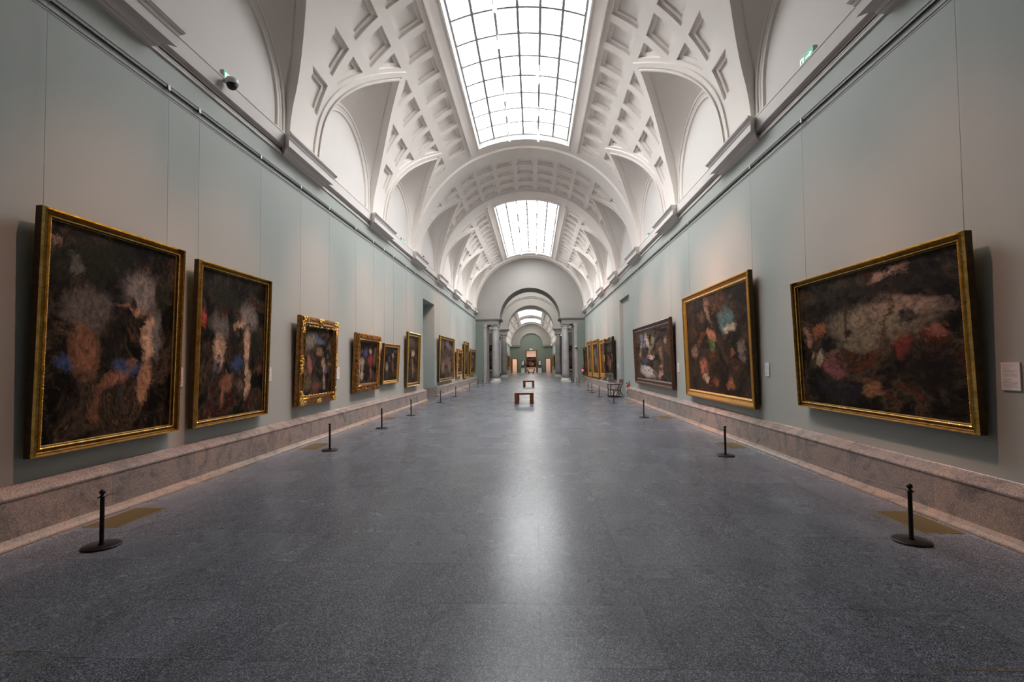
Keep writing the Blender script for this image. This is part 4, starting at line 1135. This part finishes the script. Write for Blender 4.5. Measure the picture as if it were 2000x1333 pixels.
b = MB(); b.box(-0.33, 0.20, -0.25, 0.25, 0.345, 0.39); b.build('seat', 'seat_hide', t_)
b = MB()
for z in (0.10, 0.19, 0.28): b.box(-0.33, -0.31, -0.25, 0.25, z, z+0.02)
b.build('stretcher', 'chair_wood', t_)
b = MB(); b.box(0.285, 0.315, -0.27, 0.27, 0.70, 0.90); b.build('backrest', 'leather', t_)

# ------------------------------------------------------------------ fire extinguishers
def extinguisher(x, y, z, lab, s_=1.0, rz=0.0):
    t_ = thing('fire_extinguisher', lab, 'fire extinguisher', (x, y, z), rz)
    b = MB(); b.lathe([(0.070*s_, 0.0), (0.075*s_, 0.02), (0.075*s_, 0.36*s_), (0.06*s_, 0.41*s_), (0.025*s_, 0.44*s_)], 24); b.build('cylinder', 'red', t_)
    b = MB(); b.lathe([(0.0765*s_, 0.12*s_), (0.0765*s_, 0.27*s_)], 24); b.build('label_band', 'paper', t_)
    b = MB(); b.lathe([(0.076*s_, -0.015), (0.078*s_, 0.03)], 24); b.build('foot_ring', 'black', t_)
    b = MB(); b.lathe([(0.022*s_, 0.44*s_), (0.022*s_, 0.49*s_)], 12); b.box(-0.10*s_, 0.03*s_, -0.012, 0.012, 0.48*s_, 0.50*s_); b.box(-0.09*s_, 0.03*s_, -0.012, 0.012, 0.515*s_, 0.53*s_); b.build('valve', 'black', t_)
    b = MB(); b.tube([(0.02*s_, -0.01, 0.47*s_), (0.07*s_, -0.05*s_, 0.44*s_), (0.08*s_, -0.06*s_, 0.3*s_), (0.08*s_, -0.055*s_, 0.12*s_)], 0.012*s_, 8); b.build('hose', 'black', t_)
    b = MB(); b.box(0.078*s_, 0.10*s_, -0.03, 0.03, 0.02*s_, 0.62*s_); b.build('wall_bracket', 'black', t_)
    return t_
extinguisher(W-0.105+0.16-0.06, 24.62, 0.22, 'red fire extinguisher hung in the right recess near the armchair')
extinguisher(4.78, 44.38, 0.80, 'small red fire extinguisher on the far green panel, right side', 1.2, PI/2)

# ------------------------------------------------------------------ exit signs and cameras
def exit_sign(loc, rz, lab, wd=0.42, h=0.17, dp=0.07, one_arrow=True):
    t_ = thing('exit_sign', lab, 'exit sign', loc, rz, 'lit green exit signs')
    b = MB(); b.box(-wd/2, wd/2, -dp, 0, 0, h); b.build('housing', 'grey_plastic', t_)
    b = MB(); b.box(-wd/2+0.006, wd/2-0.006, -dp-0.006, -dp, 0.006, h-0.006); f_ = b.build('face', 'sign_green', t_)
    b = MB(); y = -dp-0.0075; y1 = -dp-0.006
    # arrow
    b.box(-wd*0.05, wd*0.26, y, y1, h*0.42, h*0.58)
    i = len(b.v)
    for x, z in ((wd*0.24, h*0.24), (wd*0.42, h*0.5), (wd*0.24, h*0.76)):
        b.v.append((x, y, z))
    b.face((i, i+1, i+2)) 
    # doorway and running figure
    b.box(-wd*0.42, -wd*0.16, y+0.0005, y1, h*0.14, h*0.86)
    f2 = b.build('pictogram', 'sign_white', f_, recalc=False)
    g = MB(); y2 = y-0.0008
    g.ball((-wd*0.25, y2, h*0.72), h*0.065, 0.001, h*0.065, 8, 6)
    g.tube([(-wd*0.27, y2, h*0.63), (-wd*0.30, y2, h*0.42)], h*0.045, 6)
    g.tube([(-wd*0.30, y2, h*0.42), (-wd*0.24, y2, h*0.32), (-wd*0.27, y2, h*0.18)], h*0.032, 6)
    g.tube([(-wd*0.30, y2, h*0.42), (-wd*0.34, y2, h*0.28), (-wd*0.39, y2, h*0.27)], h*0.032, 6)
    g.tube([(-wd*0.27, y2, h*0.61), (-wd*0.22, y2, h*0.50), (-wd*0.19, y2, h*0.54)], h*0.025, 6)
    g.build('running_figure', 'sign_green', f_)
    return t_
exit_sign((-W-0.02, 8.22, 6.825), PI/2, 'lit green exit sign on the ledge high on the left wall, behind a dome camera')
exit_sign((W+0.02, 8.22, 6.825), -PI/2, 'lit green exit sign on the ledge high on the near right wall')
exit_sign((-W-0.02, 19.6, 6.825), PI/2, 'small distant green exit sign on the left ledge')
exit_sign((W+0.02, 19.75, 6.825), -PI/2, 'small distant green exit sign on the right ledge')
exit_sign((XO, H1-0.08, 4.14), 0, 'tiny green exit sign above the central far doorway', 0.55, 0.24)
def dome_camera(loc, rz, lab, s_=1.0):
    t_ = thing('dome_camera', lab, 'security camera', loc, rz)
    b = MB(); b.box(-0.07*s_, 0.07*s_, -0.03*s_, 0, -0.10*s_, 0.12*s_); b.build('wall_plate', 'grey_plastic', t_)
    b = MB(); b.tube([(0, -0.02*s_, 0.05*s_), (0, -0.10*s_, 0.07*s_), (0, -0.17*s_, 0.05*s_)], 0.03*s_, 10); b.build('arm', 'grey_plastic', t_)
    b = MB(); b.lathe([(0.03*s_, 0.09*s_), (0.09*s_, 0.085*s_), (0.105*s_, 0.06*s_), (0.105*s_, 0.0), (0.10*s_, -0.015*s_)], 28, (0, -0.19*s_, 0)); b.build('housing', 'white_metal', t_)
    b = MB(); b.lathe([(0.088*s_, -0.012*s_), (0.085*s_, -0.045*s_), (0.066*s_, -0.08*s_), (0.035*s_, -0.10*s_), (0.004*s_, -0.105*s_)], 28, (0, -0.19*s_, 0)); b.build('dome', 'black', t_)
    return t_
dome_camera((-W+0.065, 7.93, 6.68), PI/2, 'white dome security camera with black dome below the left exit sign')
dome_camera((4.19, 44.54, 3.2), 0, 'small dark dome camera on the pilaster right of the near arch', 1.0)
for s_, y, lab in ((-1, 21.97, 'tiny white camera on the left cornice block'),):
    t_ = thing('bullet_camera', lab, 'security camera', (s_*4.75, y+0.3, 6.745))
    b = MB(); b.box(-0.02, 0.02, -0.02, 0.02, 0, 0.06); b.build('mount', 'white_metal', t_)
    b = MB(); b.tube([(0.0, -0.13, 0.08), (0, 0.10, 0.09)], 0.04, 12); b.build('body', 'white_metal', t_)
    b = MB(); b.tube([(0.0, -0.135, 0.08), (0, -0.12, 0.08)], 0.032, 12); b.build('lens', 'black', t_)

# ------------------------------------------------------------------ gallery spotlights on the laylight bars
def spot(x, y, aim, lab, power, size=26, first=[None]):
    z = ZC+(EB+0.13)*math.cos(math.asin(min(1, abs(x)/EA)))
    d = Vector(aim)-Vector((x, y, z-0.28)); d.normalize()
    if first[0] is None:
        t_ = thing('spotlight', lab, 'spotlight', (x, y, z), 0, 'white track spotlights under the laylights')
        b = MB(); b.box(-0.025, 0.025, -0.09, 0.09, -0.035, 0.0); b.build('track_adapter', 'white_metal', t_)
        b = MB(); b.tube([(0, 0, -0.03), (0, 0, -0.17)], 0.011, 8); b.build('stem', 'white_metal', t_)
        h = MB(); h.lathe([(0.025, 0.08), (0.045, 0.07), (0.05, 0.05), (0.05, -0.07), (0.055, -0.08), (0.055, -0.095)], 20); ho = h.build('lamp_head', 'white_metal', t_)
        l = MB(); l.lathe([(0.045, -0.0965), (0.045, -0.0975)], 20); l.build('lens', 'lamp_face', ho)
        first[0] = t_
    else:
        t_ = copy_tree(first[0]); t_.location = (x, y, z); t_['label'] = lab
    ho = [c for c in t_.children if c.name.startswith('lamp_head')][0]
    ho.location = (0, 0, -0.24); ho.rotation_euler = d.to_track_quat('-Z', 'Y').to_euler()
    if power:
        ld = bpy.data.lights.new('spot_beam', 'SPOT'); ld.energy = power; ld.color = (1.0, 0.50, 0.36); ld.spot_size = R_(size); ld.spot_blend = 1.0; ld.shadow_soft_size = 0.05
        lo = bpy.data.objects.new('spot_beam', ld); COL.objects.link(lo); lo.location = Vector((x, y, z-0.24))+d*0.16
        lo.rotation_euler = d.to_track_quat('-Z', 'Y').to_euler()
    return t_
P_ = SPOT_W
SPL = [(7.3, (4.8, 5.6, 2.4), 0.65), (8.8, (4.85, 7.8, 2.4), 0.6), (10.3, (4.8, 12.0, 2.9), 1.3), (12.75, (4.8, 13.4, 2.9), 1.1), (14.25, (4.85, 17.3, 2.7), 1.3), (17.2, (4.85, 20.6, 2.7), 1.2), (18.3, (4.85, 29.6, 2.9), 1.2), (19.55, (-4.8, 28.5, 2.9), 1.2), (20.45, (4.85, 35.5, 3.2), 1.6)]
SPR = [(7.0, (-4.8, 5.8, 2.4), 0.75), (8.2, (-4.8, 8.2, 2.4), 0.7), (11.6, (-4.85, 11.6, 2.6), 1.0), (15.8, (-4.85, 15.1, 2.6), 1.0), (16.2, (-4.85, 17.6, 2.4), 0.8), (18.4, (-4.85, 20.9, 2.6), 1.0), (20.2, (-4.85, 30.0, 3.0), 1.0), (20.55, (4.85, 32.5, 3.2), 1.0)]
for i, (y, aim, k) in enumerate(SPL): spot(-0.625, y, aim, 'white spotlight on the left bar of the near laylight, number %s from the camera' % (['one', 'two', 'three', 'four', 'five', 'six', 'seven', 'eight', 'nine'][i]), P_*k)
for i, (y, aim, k) in enumerate(SPR): spot(0.625, y, aim, 'white spotlight on the right bar of the near laylight, number %s from the camera' % (['one', 'two', 'three', 'four', 'five', 'six', 'seven', 'eight', 'nine'][i]), P_*k)
for i, y in enumerate((29.5, 30.6, 33.4, 36.3, 38.4, 40.0, 42.4)): spot(-0.625, y, (4.85 if i % 2 else -4.85, y+2, 2.6), 'white spotlight on the left bar of the farther laylight, %s along the bar' % names[i], P_*0.7 if i in (1, 3, 5) else 0)
for i, y in enumerate((29.4, 30.5, 32.8, 35.0, 37.0, 39.1, 42.4)): spot(0.625, y, (-4.85 if i % 2 else 4.85, y+2, 2.6), 'white spotlight on the right bar of the farther laylight, %s along the bar' % names[i], P_*0.7 if i in (1, 3, 5) else 0)

# ------------------------------------------------------------------ far end: statues, pedestals, table
def pedestal(x, y, lab):
    t_ = thing('pedestal', lab, 'pedestal', (x, y, 0), group='pale stone pedestals')
    b = MB(); b.box(-0.34, 0.34, -0.34, 0.34, 0, 0.08); b.build('base', 'marble', t_)
    b = MB(); b.box(-0.30, 0.30, -0.30, 0.30, 0.08, 0.78); b.build('die', 'marble', t_)
    b = MB(); b.box(-0.33, 0.33, -0.33, 0.33, 0.78, 0.84); b.build('cap', 'marble', t_)
def statue(x, y, lab, flip):
    """standing draped figure with raised arm, grown over a skeleton"""
    t_ = thing('statue', lab, 'statue', (x, y, 0.845), group='standing statues at the far wall'); t_.scale = (1.15, 1.15, 1.08)
    F = -1 if flip else 1
    v = [(0, 0, .78), (0, 0, .95), (0, 0, 1.12), (0, -.01, 1.22), (0, -.02, 1.30), (0, -.02, 1.40),
         (.10, 0, .72), (.11, -.03, .40), (.12, 0, .11), (.13, -.10, .09), (-.10, 0, .72), (-.12, .03, .40), (-.14, .06, .11), (-.15, -.04, .09),
         (.17, 0, 1.14), (.28, -.02, .92), (.24, -.12, .74), (-.17, 0, 1.14), (-.31, -.02, 1.00), (-.38, -.10, 1.18)]
    e = [(0, 1), (1, 2), (2, 3), (3, 4), (4, 5), (0, 6), (6, 7), (7, 8), (8, 9), (0, 10), (10, 11), (11, 12), (12, 13), (2, 14), (14, 15), (15, 16), (2, 17), (17, 18), (18, 19)]
    rr = [.14, .13, .15, .06, .085, .07, .10, .07, .045, .035, .10, .07, .045, .035, .075, .05, .035, .075, .05, .035]
    me = bpy.data.meshes.new('body'); me.from_pydata([(F*a, b, c) for a, b, c in v], e, []); o = bpy.data.objects.new('body', me); COL.objects.link(o)
    m = o.modifiers.new('skin', 'SKIN'); 
    for i, sv in enumerate(me.skin_vertices[0].data): sv.radius = (rr[i], rr[i]); sv.use_root = (i == 0)
    s2 = o.modifiers.new('sub', 'SUBSURF'); s2.levels = 2; s2.render_levels = 2
    me.materials.append(M['statue_bronze']); o.parent = t_
    b = MB()
    b.lathe([(0.185, 1.16), (0.20, 1.05), (0.17, 0.92), (0.175, 0.82), (0.21, 0.62), (0.235, 0.50), (0.20, 0.50)], 20); b.build('cuirass_and_tunic', 'marble', t_)
    b = MB(); b.tube([(F*.17, .05, 1.2), (F*.26, .10, .95), (F*.30, .12, .6), (F*.28, .12, .3)], [.05, .09, .11, .08], 10); b.build('cloak', 'statue_bronze', t_)
    b = MB(); b.lathe([(0.22, 0), (0.24, 0.02), (0.22, 0.05)], 20); b.build('plinth_disc', 'statue_bronze', t_)
pedestal(-1.72, 87.0, 'pale square pedestal left of the central far doorway'); pedestal(1.33, 87.0, 'pale square pedestal right of the central far doorway')
statue(-1.72, 87.0, 'bronze and white armoured statue standing on the left far pedestal', False)
statue(1.33, 87.0, 'bronze and white armoured statue standing on the right far pedestal', True)
t_ = thing('console_table', 'ornate table with pale top and dark curved legs before the far doorway', 'table', (-0.2, 77.5, 0))
b = MB(); b.box(-0.72, 0.72, -0.5, 0.5, 0.88, 0.97); b.build('table_top', 'marble', t_)
b = MB(); b.box(-0.66, 0.66, -0.44, 0.44, 0.78, 0.88); b.build('apron', 'gold', t_)
for sx in (-1, 1):
    for sy in (-1, 1):
        b = MB(); b.tube([(sx*.50, sy*.34, .80), (sx*.58, sy*.38, .62), (sx*.44, sy*.32, .40), (sx*.30, sy*.26, .22), (sx*.38, sy*.30, .05), (sx*.44, sy*.33, 0.01)], [.08, .10, .11, .09, .07, .06], 10); b.build('leg', 'statue_bronze', t_)
b = MB(); b.box(-0.42, 0.42, -0.30, 0.30, 0.14, 0.22); b.build('lower_shelf', 'statue_bronze', t_)
